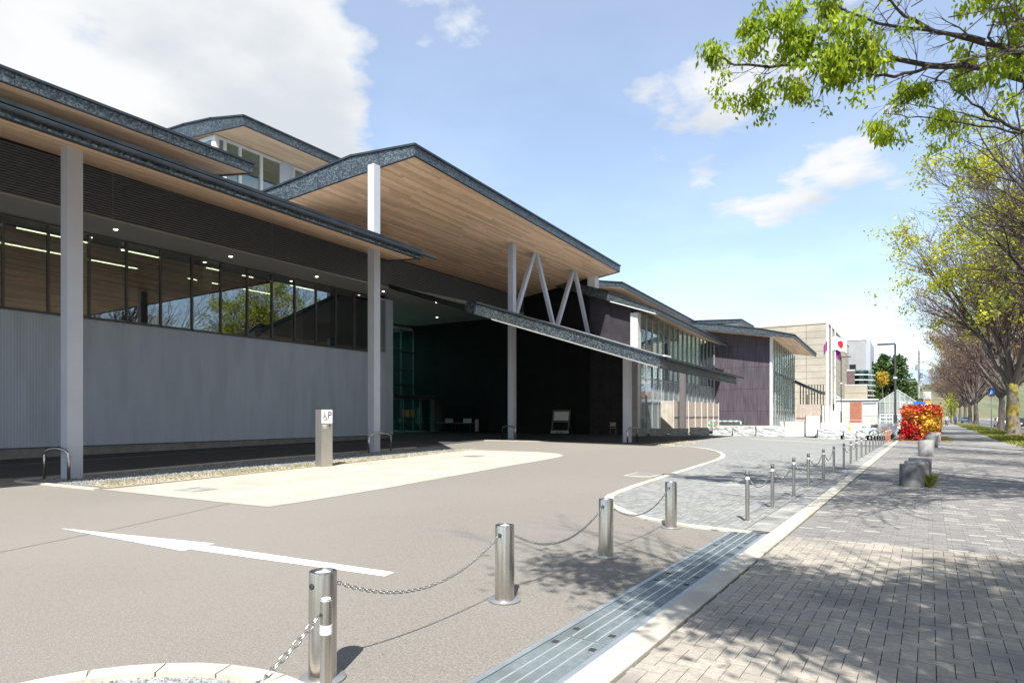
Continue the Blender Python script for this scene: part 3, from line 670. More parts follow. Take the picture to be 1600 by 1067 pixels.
# --- entrance roof (falls towards the street)
zc = plane(-9.25, 3.73, -.322, 26.6, -.008)
roof('entrance_roof', [(-9.25, 26.6, .46), (-9.25, 40.7, .42), (-16.4, 42.9, .45), (-19.6, 42.9, .6), (-19.6, 26.6, .62)], zc, (0, 4), wood_pale, pw=.16)
mb = MB(); q = [(-19.62, 26.62), (-19.62, 42.9), (-26, 42.9), (-26, 27.7)]
mb.prism([(x, y, zc(x, y)) for x, y in q], [(x, y, zc(x, y) + .22) for x, y in q]); mb.build('entrance_roof_inner', soffit_m, bld)
MB().hull8([(-26, 27.62, zc(-26, 27.6) - .02), (-19.64, 26.54, zc(-19.64, 26.6) - .02), (-19.64, 26.6, zc(-19.64, 26.6) - .02), (-26, 27.68, zc(-26, 27.6) - .02)], [(-26, 27.62, zc(-26, 27.6) + .24), (-19.64, 26.54, zc(-19.64, 26.6) + .3), (-19.64, 26.6, zc(-19.64, 26.6) + .3), (-26, 27.68, zc(-26, 27.6) + .24)]).build('roof_edge', galv_dark, bld)
for x, y in ((-23.6, 31), (-23.6, 36.0)): inst('downlight', dl, bld, (x, y, zc(x, y) + .008))
MB().beam((-9.12, 27.2, 4.13), (-9.05, 41.8, 4.0), .11, .1).build('gutter', galv_dark, bld)
MB().box(-9.35, 26.9, 4.20, -9.1, 27.7, 4.27).build('gutter_head', white_metal, bld)
# light flange under the granite-like fascia
MB().hull8([(-18.0, 26.55, zc(-18, 26.6) - .075), (-9.3, 26.55, zc(-9.3, 26.6) - .075), (-9.3, 26.72, zc(-9.3, 26.6) - .075), (-18.0, 26.72, zc(-18, 26.6) - .075)],
           [(-18.0, 26.55, zc(-18, 26.6) - .015), (-9.3, 26.55, zc(-9.3, 26.6) - .015), (-9.3, 26.72, zc(-9.3, 26.6) - .015), (-18.0, 26.72, zc(-18, 26.6) - .015)]).build('fascia_flange', M('flange', (.25, .25, .235), (.31, .31, .29), .5, scale=2), bld)
# --- posts and braces
def post(x, y, zt, s=.36, m=post_m, sub=True):
    z = G(x, y); MB().box(x - s/2, y - s/2, z - .1, x + s/2, y + s/2, zt).build('post', m, bld)
post(-18.3, 7.75, z1(-18.3, 7.75)); post(-19.0, 19.3, zp(-19, 19.3) - .02); post(-20.2, 32.0, zp(-20.2, 32) - .02); post(-12.65, 31.4, zc(-12.65, 31.4)); post(-14.0, 45.3, 5.2, m=M('post_shaded', (.13, .12, .125), (.15, .14, .145), .5))  # the darker post has the shade around it put into its paint
post(-18.3, -3.8, z1(-18.3, -3.8))
for a, b in (((32.4, 7.7), (34.65, 12.0)), ((34.85, 12.0), (37.1, 7.7)), ((37.7, 7.7), (40.1, 11.9)), ((40.3, 11.9), (42.5, 7.7))):
    MB().beam((-20.2, a[0], a[1]), (-20.2, b[0], b[1]), .22, .26).build('brace', post_m, bld)
# hoop guards round the post feet
def hoop(x, y, dx, dy):
    z = G(x, y); n = 6; p = [(x - dx, y - dy, z - .05)] + [(x - dx * math.cos(R(t)) * 1., y - dy * math.cos(R(t)), z + .62 + .16 * math.sin(R(t))) for t in range(0, 181, 20)] + [(x + dx, y + dy, z - .05)]
    h = MB().tube(p, .038, 8).build('hoop_guard', steel, None, True); return h
for x, y, dx, dy, lab in ((-18.3, 7.4, .42, .1, 'steel hoop guard at the foot of the post by the pointed gravel end'), (-18.66, 19.3, .02, .62, 'steel hoop guard round the tall post behind the parking sign'),
                     (-20.2, 31.62, .45, .0, 'steel hoop guard at the foot of the post below the V braces'), (-12.3, 31.2, .02, .62, 'steel hoop guard at the post carrying the sloping entrance roof')):
    h = hoop(x, y, dx, dy); tag(h, lab, 'hoop guard', 'hoop guards at the post feet')
# --- black wall of the entrance court
bw = MB(); zb = lambda x: (zp(x, 43) - .03 if x < -20.3 else plane(-14.9, 8.66, -.345)(x, 43))
for xa, xb in ((-42, -35), (-35, -30), (-30, -26.4), (-26.4, -23.4), (-23.4, -20.3), (-20.296, -18.6), (-18.594, -17.0)):
    za, zc_ = zb(xa + .01), zb(xb - .01); ze = 9.6 if xb <= -26.3 else 0
    MB().hull8([(xa + .004, 43.0, 0), (xb - .004, 43.0, 0), (xb - .004, 43.3, 0), (xa + .004, 43.3, 0)], [(xa + .004, 43.0, ze or za), (xb - .004, 43.0, ze or zc_), (xb - .004, 43.3, ze or zc_), (xa + .004, 43.3, ze or za)]).build('black_panel', black_m if xa < -20.3 else M('black_panel_outer', (.030, .026, .032), (.045, .04, .048), .6, scale=1.5, spec=.2), bld)
MB().box(-20.35, 42.7, zb(-20) + .1, -19.75, 43.4, 12.0).build('wall_end', white_metal, bld)
MB().box(-17.0, 42.75, .2, -16.45, 43.3, 8.95).build('corner_pier', M('pier_white', (.44, .44, .445), (.5, .5, .505), .5, scale=1.5), bld)
# --- entrance glazing and wind lobby
eg = MB()
for yy in [30.2 + 1.6 * k for k in range(9)]: eg.box(-37.6, yy - .04, .3, -37.45, yy + .04, 9.2)
for zz in (3.2, 4.3, 5.6, 7.2, 9.1): eg.box(-37.58, 30.2, zz - .04, -37.47, 43, zz + .04)
gz = eg.build('entrance_glazing', frame_m, bld)
for k in range(8):
    for za, zb_ in ((3.24, 4.26), (4.34, 5.56), (5.64, 7.16), (7.24, 9.06)): MB().box(-37.54, 30.24 + 1.6 * k, za, -37.52, 31.76 + 1.6 * k, zb_).build('pane', glass_teal, gz)
MB().box(-46, 30.2, .3, -45.8, 43, 9.3).build('foyer_wall', M('foyer_wall', (.20, .46, .41), (.26, .54, .49), .7, scale=1), bld)
MB().box(-46, 30.2, 9.2, -37.6, 43, 9.4).build('foyer_ceiling', inside_mid, bld)
MB().box(-46, 30.2, .1, -36, 43, .31).build('foyer_floor', inside_mid, bld)
for k in range(4): MB().box(-44.5, 31.2 + k * 3, 8.9, -40.5, 32.6 + k * 3, 8.95).build('ceiling_light', glow('foyer_light', (1, .97, .88), 2.2) if k == 0 else bpy.data.materials['foyer_light'], bld); MB().box(-44.5, 31.2 + k * 3, 3.9, -40.5, 31.7 + k * 3, 3.95).build('ceiling_light', bpy.data.materials['foyer_light'], bld)
lb = MB(); lb.box(-37.45, 36.6, 3.0, -34.6, 42.6, 3.3)
for x, y in ((-34.7, 36.7), (-34.7, 38.6), (-34.7, 40.6), (-34.7, 42.5), (-36.1, 36.7), (-36.1, 42.5)): lb.box(x - .05, y - .05, .3, x + .05, y + .05, 3.0)
lobby = lb.build('wind_lobby', frame_m, bld)
for a in ((-34.71, 36.76, -34.69, 38.54), (-34.71, 38.66, -34.69, 40.54), (-34.71, 40.66, -34.69, 42.44), (-36.04, 36.69, -34.76, 36.71)): MB().box(a[0], a[1], .35, a[2], a[3], 2.98).build('door_pane', glass_teal, lobby)
MB().box(-34.64, 41.9, .3, -34.55, 42.3, 2.95).build('door_frame', M('teal_frame', (.12, .20, .21), (.15, .24, .25), .5), lobby)
note_y = M('notice_yellow', (.55, .47, .12)); note_w = M('notice_white', (.6, .6, .58))
for y0, y1, z0, z1_, m in ((38.7, 39.2, 1.55, 2.1, note_y), (39.35, 39.85, 1.55, 2.1, note_y), (38.4, 38.6, 1.6, 2.15, note_w), (40.15, 40.45, .9, 2.3, M('notice_teal', (.10, .32, .30)))): MB().box(-34.66, y0, z0, -34.645, y1, z1_).build('notice', m, lobby)
# --- glazed hall beyond the court
zh = plane(-14.9, 8.70, -.345, 42.6, -.025)
roof('hall_roof', [(-14.9, 42.45, .30), (-14.9, 61.9, .34), (-23, 61.9, .4), (-23, 42.45, .6), (-18.9, 42.45, .62)], zh, (0, 4, 3), wood_pale, pw=.2)
MB().hull8([(-18.4, 42.38, zh(-18.4, 42.4) - .09), (-15.0, 42.38, zh(-15, 42.4) - .09), (-15.0, 42.46, zh(-15, 42.4) - .09), (-18.4, 42.46, zh(-18.4, 42.4) - .09)], [(-18.4, 42.38, zh(-18.4, 42.4) - .03), (-15.0, 42.38, zh(-15, 42.4) - .03), (-15.0, 42.46, zh(-15, 42.4) - .03), (-18.4, 42.46, zh(-18.4, 42.4) - .03)]).build('fascia_flange', white_metal, bld)
ny = 16; y0 = 43.32; dy = (63.4 - y0) / ny
for i in range(ny + 1):
    y = y0 + dy * i; MB().box(-16.58, y - .045, .25, -16.42, y + .045, 9.05 - .022 * (y - 43)).build('mullion', frame_silver, bld)
    if i == ny: break
    top = 8.98 - .022 * (y + dy - 43)
    for za, zb_, gmat in ((.3, 2.62, glass_frost), (2.70, 4.30, glass_frost), (4.38, 6.0, glass_hall), (6.08, top, glass_hall)): MB().box(-16.51, y + .05, za, -16.49, y + dy - .05, zb_).build('pane', gmat, bld)
for z in (2.66, 4.34, 6.04): MB().box(-16.55, y0, z - .04, -16.44, 63.4, z + .04).build('transom', frame_silver, bld)
MB().box(-24, 43.4, 4.1, -16.7, 63.4, 4.5).build('hall_floor', inside_mid, bld)
MB().box(-24, 43.4, .2, -23.7, 63.4, 12).build('hall_back_wall', M('hall_wall', (.42, .37, .28), (.48, .43, .33), .8, scale=.6), bld)
for y in (47.5, 52.5, 57.5): MB().box(-19.5, y, .2, -19.1, y + .4, 9.6).build('hall_column', inside_mid, bld)
MB().box(-20.5, 44.2, 4.5, -20.3, 50.4, 6.3).build('hall_screen', inside_mid, bld)
# upper tier over the hall
zt = plane(-19.0, 11.65, -.12, 46, -.028)
roof('hall_upper_roof', [(-19.0, 46, .3), (-19.0, 67.5, .3), (-27, 67.5, .3), (-27, 46, .42), (-21.2, 46, .42)], zt, (0, 3, 4), wood_pale, pw=.25)
MB().box(-27, 47, 9.5, -20.9, 66, 11.7).build('upper_wall', clad, bld)
for k in range(7): MB().box(-20.89, 47.4 + k * 2.5, 10.6, -20.86, 49.5 + k * 2.5, 11.5).build('clerestory_pane', glass_hall, bld)
# --- purple end block
rows = [.25, 2.1, 4.2, 6.3, 8.3]
xsn = [-17.3, -16.1, -14.9, -13.7, -12.5, -11.33]
pm = lambda x: 9.15 + (-11.33 - x) * .166
MB().box(-17.3, 63.56, .2, -11.4, 63.8, 9.1).build('block_core', black_m, bld)
for i in range(5):
    for j in range(5):
        za, ztop = rows[j], (rows[j + 1] - .02 if j < 4 else None)
        a, b = xsn[i] + .006, xsn[i + 1] - .006; o = rng.uniform(0, .012)
        tA, tB = (ztop, ztop) if ztop else (pm(a), pm(b))
        MB().hull8([(a, 63.5 - o, za), (b, 63.5 - o, za), (b, 63.55, za), (a, 63.55, za)], [(a, 63.5 - o, tA), (b, 63.5 - o, tB), (b, 63.55, tB), (a, 63.55, tA)], rng.random()).build('purple_panel', purple_m, bld)
MB().box(-11.33, 63.42, .2, -11.12, 63.8, 9.05).build('corner_pier', white_metal, bld)
MB().box(-17.3, 63.8, .2, -11.2, 64.0, 9.0).build('block_side', purple_m, bld)
ze_ = lambda x, y: 8.68 + .166 * (-9 - x) - .032 * (y - 62)
roof('end_block_roof', [(-9.0, 62.0, .27), (-9.0, 77.4, .32), (-18.3, 77.4, .5), (-18.3, 62.0, .55), (-15.7, 62.0, .6), (-11.84, 62.0, .55)], ze_, (0, 3, 4, 5), wood_pale, pw=.25)
for i in range(11):
    y = 63.85 + 1.32 * i; MB().box(-11.24, y - .04, .25, -11.12, y + .04, 9.05 - .05 * (y - 63.8)).build('mullion', frame_silver, bld)
    for za, zb_ in ((.3, 2.2), (2.28, 8.9 - .052 * (y - 62))):
        if i < 10: MB().box(-11.20, y + .045, za, -11.18, y + 1.275, zb_).build('pane', glass_hall, bld)
MB().box(-18, 64, .2, -16, 77.2, 8.9).build('block_back', inside_mid, bld)
zs_ = plane(-13, 9.95, -.1)
roof('end_block_upper_roof', [(-14.5, 66, .3), (-14.5, 72, .3), (-19, 72, .3), (-19, 66, .3)], plane(-14.5, 11.0, -.05), (0, 3), wood_pale, pw=.4)
MB().box(-18.5, 66.4, 9.5, -14.9, 71.6, 11.0).build('upper_wall', clad, bld)
# low timber canopy past the end block
zl = plane(-8.8, 4.15, -.5)
roof('garden_canopy', [(-8.8, 78.2, .25), (-8.8, 84, .25), (-13.5, 84, .3), (-13.5, 78.2, .3)], zl, (0, 3), wood, pw=.3)
for k in range(9): MB().box(-11.0 + k * .3, 80, 1.8, -10.9 + k * .3, 80.1, 5.2).build('timber_slat', M('dark_timber', (.05, .04, .03), (.08, .06, .045)) if k == 0 else bpy.data.materials['dark_timber'], bld)
MB().tube([(-10.0, 78.4, .2), (-10.0, 78.4, 4.0), (-9.2, 78.4, 4.15)], .06, 6).build('downpipe', lamp_dark, bld)
# ---------------------------------------------------------------- bollards, posts and chains
def ring_part(mb_name, mat, parent, mb, smooth_=True):
    o = bpy.data.objects.new(mb_name, mb.mesh(mb_name, mat, (0, 0, 0), smooth_)); col.objects.link(o); o.parent = parent
    if smooth_:
        try: o.data.set_sharp_from_angle(angle=R(40))
        except Exception: pass
    return o
def make_bollard():
    t = thing('steel_bollard', 'x', 'bollard', group='thick steel bollards along the street edge')
    ring_part('tube', steel, t, MB().lathe([(.084, 0), (.084, .645), (.081, .654), (.074, .656), (.060, .655), (.056, .645)], 40))
    ring_part('cap', white_metal, t, MB().lathe([(.056, .638), (.052, .644), (.03, .650)], 28))
    ring_part('base_plate', galv_dark if False else M('plate_steel', (.30, .305, .305), (.38, .385, .385), .5, .7, scale=8), t, MB().lathe([(.140, .0), (.140, .007), (.136, .010)], 36))
    for s in (-1, 1):
        mb = MB().lathe([(.019, -.004), (.019, .004), (.013, .006)], 14); 
        o = ring_part('chain_eye', slot_dark, t, mb, False); o.rotation_euler = (R(90) * (1), 0, R(4)); o.location = (0, s * .084, .575)
    return t
spots = [(-3.05, 2.66), (-3.0, 4.63), (-2.96, 6.70), (-2.93, 8.92)]
labs = ['thick steel bollard closest to the round gravel planter, the thin banded post before it', 'thick steel bollard second along from the round gravel planter', 'thick steel bollard third along from the round gravel planter, leaf shade at its foot', 'thick steel bollard ending the chain, against the curved plaza kerb']
b0 = make_bollard(); bol = []
for i, (x, y) in enumerate(spots):
    o = b0 if i == 0 else copy_tree(b0)
    o.location = (x, y, G(x, y)); o.rotation_euler.z = R(rng.uniform(-4, 4)); o.rotation_euler.x = R(rng.uniform(-.5, .5)); o['label'] = labs[i]; bol.append(o)
lk = MB(); pts = []
for k in range(10):
    a = 2 * math.pi * k / 10; pts.append((.019 * math.copysign(1, math.cos(a)) * (1 if abs(math.cos(a)) > .3 else abs(math.cos(a)) / .3) * .55 + .009 * math.cos(a), .0105 * math.sin(a), 0))
lk.tube(pts + [pts[0]], .0034, 5, cap=False)
link_me = lk.mesh('chain_link', chain_m, (0, 0, 0), True)
def chain(a, b, sag, label, group, pitch=.032, single=True, thick=1.):
    a, b = Vector(a), Vector(b); t = thing('chain', label, 'chain', (a + b) / 2 - Vector((0, 0, sag)), group=group)
    L_ = (b - a).length * (1 + 2.67 * (sag / (b - a).length) ** 2); n = max(6, int(L_ / (pitch * thick))); base = wloc(t)
    P = lambda s: a.lerp(b, s) - Vector((0, 0, sag * 4 * s * (1 - s)))
    mbj = MB()
    for i in range(n):
        s0, s1 = i / n, (i + 1) / n; p = (P(s0) + P(s1)) / 2; d = (P(s1) - P(s0)).normalized()
        q = d.to_track_quat('X', 'Z') @ Matrix.Rotation(R(90) * (i % 2) + .3, 3, 'X').to_quaternion()
        if single:
            o = bpy.data.objects.new('link', link_me); col.objects.link(o); o.parent = t; o.location = p - base; o.rotation_mode = 'QUATERNION'; o.rotation_quaternion = q; o.scale = (thick,) * 3
        else:
            vs = [p - base + (q @ (v.co * thick)) for v in link_me.vertices]; mbj.add(vs, [tuple(f.vertices) for f in link_me.polygons])
    if not single:
        o = bpy.data.objects.new('links', mbj.mesh('links', chain_m, (0, 0, 0), True)); col.objects.link(o); o.parent = t
for i in range(3):
    (xa, ya), (xb, yb) = spots[i], spots[i + 1]
    chain((xa, ya + .085, .575), (xb, yb - .085, .575), .235, ['steel chain sagging between the first and second thick bollards', 'steel chain sagging between the second and third thick bollards', 'steel chain sagging between the third thick bollard and the one at the plaza kerb'][i], 'chains between the thick bollards', single=i < 2)
def make_thin(m=steel_thin):
    t = thing('thin_bollard', 'x', 'bollard', group='thin steel bollards along the plaza edge')
    ring_part('post', m, t, MB().lathe([(.030, 0), (.030, .75), (.027, .762), (.015, .766)], 16))
    ring_part('collar', white_metal, t, MB().lathe([(.0335, .635), (.0335, .672)], 16))
    ring_part('neck_slot', slot_dark, t, MB().lathe([(.0308, .69), (.0308, .715)], 12))
    ring_part('foot_ring', M('foot_ring', (.3, .29, .26), (.38, .36, .33), .8), t, MB().lathe([(.055, 0), (.055, .008), (.05, .012)], 16))
    return t
t0 = make_thin(); thin = []
vs_ = [9.93, 11.66, 13.6, 15.3, 17.5, 19.4, 21.6] + [23.6 + 1.97 * k for k in range(10)]
for i, v in enumerate(vs_):
    o = t0 if i == 0 else copy_tree(t0)
    x, y = st(-.70 + .010 * (v - 10) * (v < 22) + .12 * (v >= 22), v); o.location = (x, y, G(x, y) + .014); o['label'] = f'thin steel bollard, {ordinal(i)} in its row counting from the drain cover'; thin.append(o)
brown_m = M('brown_bollard', (.32, .13, .07), (.38, .17, .1), .6)
tb = make_thin(brown_m); tb['group'] = 'brown bollards by the dark street lamp'; tb.name = 'brown_bollard'
for i in range(3):
    o = tb if i == 0 else copy_tree(tb); x, y = st(-.58, 43.6 + i * 2.2); o.location = (x, y, .012); o.scale = (1.5, 1.5, 1.05); o['label'] = f'{ordinal(i)} brown bollard before the dark street lamp, counting from the thin steel bollards'
for i in range(8):
    if i in (5,): continue
    a, b = thin[i].location, thin[i + 1].location
    chain((a.x + .02, a.y + .03, .66), (b.x - .02, b.y - .03, .66), .2, f'thin chain hanging between the {ordinal(i)} and {ordinal(i+1)} thin bollards from the drain cover', 'chains between the thin bollards', single=False, thick=.9)
fp = thing('banded_post', 'short thin steel post with a white band, standing before the first thick bollard', 'bollard', (-2.27, 2.0, 0))
ring_part('post', steel, fp, MB().lathe([(.027, 0), (.027, .752), (.024, .764), (.012, .766)], 24)); ring_part('band', M('band_white', (.68, .69, .70), rough=.4), fp, MB().lathe([(.0283, .605), (.0283, .648)], 24)); ring_part('cap', white_metal, fp, MB().lathe([(.026, .758), (.020, .768)], 20))
ring_part('neck_slot', slot_dark, fp, MB().box(-.012, -.029, .69, .006, -.02, .703), False)
chain((-2.285, 1.97, .69), (-2.32, .3, .66), .32, 'steel chain dropping from the white banded post over the planter kerb', 'chains between the thin bollards', thick=1.15)

# ---------------------------------------------------------------- things on the forecourt
def txt(body, size, mat, parent, loc, rot, name='lettering', align='CENTER', ext=.0015):
    cu = bpy.data.curves.new(name, 'FONT'); cu.body = body; cu.size = size; cu.align_x = align; cu.align_y = 'CENTER'; cu.extrude = ext
    q = bpy.data.objects.new(name, cu); col.objects.link(q); bpy.context.view_layer.update(); me = bpy.data.meshes.new_from_object(q.evaluated_get(bpy.context.evaluated_depsgraph_get())); bpy.data.objects.remove(q)
    o = bpy.data.objects.new(name, me); col.objects.link(o); me.materials.clear(); me.materials.append(mat); o.parent = parent; o.location = loc; o.rotation_euler = rot; return o
sp = thing('parking_sign', 'stainless steel pillar with a white wheelchair and P parking panel', 'sign', (-15.3, 13.4, .05))
def lp(mb, n, m, p): return ring_part(n, m, p, mb, False)
lp(MB().box(-.13, -.22, -.08, .13, .22, 1.75), 'pillar', M('brushed_pillar', (.50, .47, .43), (.58, .55, .51), .36, .9, scale=6, stretch=(8, 8, .3)), sp)
lp(MB().box(.131, -.21, 1.33, .138, .21, 1.745), 'sign_panel', M('sign_white', (.72, .72, .71)), sp)
FX = (R(90), 0, R(90))
txt('P', .30, ink, sp, (.1395, .10, 1.57), FX)
wc = MB(); Y0 = -.09; zz = 1.50; X_ = .140
ringp = [(X_, Y0 + .01 + .062 * math.cos(R(a)), zz - .005 + .062 * math.sin(R(a))) for a in range(120, 380, 20)]
wc.tube(ringp, .006, 4); wc.tube([(X_, Y0 - .02, 1.62), (X_, Y0 - .012, 1.53), (X_, Y0 + .055, 1.53), (X_, Y0 + .08, 1.455), (X_, Y0 + .11, 1.462)], .007, 4); wc.tube([(X_, Y0 - .016, 1.575), (X_, Y0 + .04, 1.575)], .006, 4)
wc.add([(X_, Y0 - .022 + .018 * math.cos(R(a)), 1.652 + .018 * math.sin(R(a))) for a in range(0, 360, 45)], [tuple(range(8))]); lp(wc, 'wheelchair_symbol', ink, sp)
lp(MB().box(.139, -.10, 1.385, .1395, .12, 1.39), 'rule', M('faint_ink', (.45, .45, .45)), sp)
for z, l in ((1.27, .17), (1.235, .13), (1.19, .17)): lp(MB().box(.131, -.17, z, .133, -.17 + l, z + .016), 'text_line', M('pale_line', (.75, .75, .73)) if z > 1.25 else bpy.data.materials['pale_line'], sp)
lp(MB().box(.131, .07, 1.23, .139, .13, 1.28), 'button', ink, sp); lp(MB().box(.131, .10, 1.165, .135, .125, 1.185), 'button', ink, sp)

# notice board leaning back, chair and tables in the dark court
nb = thing('notice_board', 'leaning dark framed notice board with a white sheet in the entrance court', 'notice board', (-22.3, 42.0, .32), R(6))
def slant(x0, x1, z0, z1, y0, t): 
    k = .24; return [(x0, y0 + z0 * k, z0), (x1, y0 + z0 * k, z0), (x1, y0 + z0 * k + t, z0), (x0, y0 + z0 * k + t, z0)], [(x0, y0 + z1 * k, z1), (x1, y0 + z1 * k, z1), (x1, y0 + z1 * k + t, z1), (x0, y0 + z1 * k + t, z1)]
frm = M('board_frame', (.12, .12, .10), (.16, .16, .135), .6)
for x0, x1, z0, z1_ in ((-.72, .72, 1.62, 1.74), (-.72, .72, .82, .96), (-.72, -.6, .0, 1.62), (.6, .72, .0, 1.62)): lp(MB().hull8(*slant(x0, x1, z0, z1_, 0, .06)), 'frame', frm, nb)
lp(MB().hull8(*slant(-.6, .6, .97, 1.61, .02, .02)), 'white_sheet', plastic_white, nb); lp(MB().hull8(*slant(-.6, .6, .22, .81, .03, .02)), 'dark_panel', black_m, nb)
lp(MB().hull8(*slant(-.72, .72, -.0, .2, -.03, .05)), 'base_strip', M('base_strip', (.42, .42, .42)), nb)
for x0, l in ((-.3, .22), (.02, .2)): lp(MB().hull8(*slant(x0, x0 + l, .07, .13, -.034, .01)), 'lettering', ink, nb)
for s in (-.6, .6): lp(MB().beam((s, .36, 1.4), (s, .95, 0), .04), 'strut', frm, nb)
ch = thing('folding_chair', 'pale metal folding chair half hidden by the post in the entrance court', 'chair', (-18.0, 42.0, .32), R(200))
cm = M('chair_metal', (.35, .33, .27), (.42, .40, .34), .5)
lp(MB().box(-.21, -.21, .42, .21, .2, .45), 'seat', cm, ch); lp(MB().hull8([(-.2, .2, .56), (.2, .2, .56), (.2, .23, .56), (-.2, .23, .56)], [(-.2, .27, .84), (.2, .27, .84), (.2, .30, .84), (-.2, .30, .84)]), 'backrest', cm, ch)
for s in (-.2, .2):
    lp(MB().tube([(s, -.26, 0), (s, .1, .45), (s, .29, .86)], .012, 6), 'leg', cm, ch); lp(MB().tube([(s, .28, 0), (s, -.1, .44)], .012, 6), 'leg', cm, ch)
tg = 'tables along the dark court wall'
def table(x, lab):
    t = thing('table', lab, 'table', (x, 42.35, .33), 0, tg); lp(MB().box(-.85, -.3, .70, .85, .3, .73), 'tabletop', M('table_top', (.30, .31, .33), rough=.4) if x < -32.5 else bpy.data.materials['table_top'], t)
    lp(MB().box(-.84, -.29, .60, .84, -.27, .695), 'front_rail', M('table_rail', (.03, .03, .035)) if x < -32.5 else bpy.data.materials['table_rail'], t)
    for sx in (-.78, .78):
        for sy in (-.24, .24): lp(MB().box(sx - .02, sy - .02, 0, sx + .02, sy + .02, .7), 'leg', lamp_dark, t)
    s = thing('table_sign', 'white acrylic sign standing on the table ' + ('next to the wind lobby' if x < -32.5 else 'next to the umbrella stand'), 'sign', (x + .3, 42.35, 1.06), 0, 'signs on the court tables')
    lp(MB().box(-.42, -.02, 0, .42, .01, .34), 'panel', M('acrylic', (.42, .46, .48), rough=.4) if x < -32.5 else bpy.data.materials['acrylic'], s); lp(MB().box(-.3, -.1, 0, .3, .1, .015), 'foot', plastic_white, s)
table(-33.3, 'low dark table against the court wall next to the wind lobby'); table(-31.4, 'low dark table against the court wall next to the umbrella stand')
us = thing('umbrella_stand', 'white rounded stand at the end of the court tables', 'stand', (-30.1, 42.3, .33)); lp(MB().lathe([(.16, 0), (.16, .9), (.1, 1.02)], 16), 'body', M('stand_white', (.35, .36, .37)), us); lp(MB().lathe([(.2, 0), (.2, .03)], 16), 'foot', lamp_dark, us)

# rough granite blocks lining the plaza
def rock(l, w, h, seed):
    r = random.Random(seed); bm = bmesh.new(); bmesh.ops.create_cube(bm, size=1.); bmesh.ops.subdivide_edges(bm, edges=bm.edges[:], cuts=5, use_grid_fill=True)
    for v in bm.verts:
        top = v.co.z > .49
        v.co = Vector((v.co.x * l, v.co.y * w, (v.co.z + .5) * h)) + Vector((r.gauss(0, .016), r.gauss(0, .02), 0 if v.co.z < -.49 or top else r.gauss(0, .018)))
    me = bpy.data.meshes.new('block'); bm.to_mesh(me); bm.free(); me.materials.append(granite); return me
blk = [(-15.7,40.9,1.05,.52),(-14.55,41.7,1.1,.52),(-13.4,42.5,1.2,.52),(-12.3,43.6,1.25,.58),(-11.2,45.3,1.35,.58),(-9.75,45.0,1.3,.62),(-8.0,44.8,1.75,.66),(-4.75,47.3,1.35,.62),(-3.3,48.4,1.3,.62)]
bl = ['in the shade nearest the white corner pier', 'in the shade, second from the white corner pier', 'in the shade just before the dark post', 'in the shade just past the dark post', 'in the sun, small, under the green and white barrier', 'in the sun, in the middle of the row before the purple wall', 'in the sun, long, at the end of the purple wall', 'below the flagpoles', 'beside the green and white cones']
for i, (x, y, l, h) in enumerate(blk):
    o = bpy.data.objects.new('granite_block', rock(l, .6, h, i)); col.objects.link(o); o.location = (x, y, G(x, y) - .01); o.rotation_euler.z = R(rng.uniform(12, 20))
    tag(o, 'rough granite block ' + bl[i], 'stone block', 'granite blocks lining the plaza')
sb = thing('stone_slab_wall', 'low smooth pale slab wall behind the granite blocks at the foot of the purple wall', 'wall', (-10.2, 49.5, .27), R(8)); lp(MB().box(-2.4, -.2, 0, 2.0, .2, .62), 'wall_slab', concrete_cream, sb); lp(MB().box(2.02, -.35, 0, 3.4, .25, .95), 'end_block', granite, sb)
pb = thing('dark_planter', 'dark square planter box before the frosted panes of the glazed hall', 'planter', (-15.9, 47.9, .26)); lp(MB().box(-.85, -.4, 0, .85, .4, 1.15), 'box', M('planter_dark', (.06, .065, .065), (.09, .095, .095)), pb); lp(MB().box(-.8, -.36, 1.1, .8, .36, 1.16), 'soil', earth, pb)
# tan board fence before the glazed hall
bf = thing('board_fence', 'tan board fence with pale posts standing before the glazed hall', 'fence', (-14.6, 51, .26))
k = 0; y = 44.95
while y < 57.6:
    y2 = min(y + .30, 57.65); b_ = MB(); b_.box(-14.64, y + .006, .33, -14.60, y2 - .006, 1.52, rng.random()); b_.box(-14.64, y + .006, 1.56, -14.60, y2 - .006, 2.70, 0); b_.build('board', fence_tan, bf)
    if k % 6 == 0: MB().box(-14.59, y - .04, .3, -14.53, y + .04, 2.78).build('fence_post', M('fence_post', (.5, .47, .43), (.56, .53, .48)) if k == 0 else bpy.data.materials['fence_post'], bf)
    y += .30; k += 1
MB().box(-14.6, 44.95, 1.525, -14.56, 57.65, 1.555).build('rail', frame_m, bf)
e_ = MB(); [e_.box(-15.5 + .3 * j, 44.86, .33, -15.21 + .3 * j, 44.9, 2.72, j * .37 % 1) for j in range(3)]; e_.build('end_board', concrete_cream, bf)
# green and white striped barrier
gb = thing('striped_barrier', 'green and white striped pipe barrier behind the granite blocks', 'barrier', (-11.6, 47.6, .27), R(14))
def striped(parent, pts, r, seg, name):
    i = 0
    for a, b in zip(pts, pts[1:]):
        a, b = Vector(a), Vector(b); n = max(1, round((b - a).length / seg))
        for q in range(n): lp(MB().tube([a.lerp(b, q / n), a.lerp(b, (q + 1) / n)], r, 8), name, plastic_green if i % 2 else plastic_white, parent); i += 1
striped(gb, [(-1.15, 0, 0), (-1.08, 0, .95), (1.08, 0, .95), (1.15, 0, 0)], .055, .2, 'stripe')
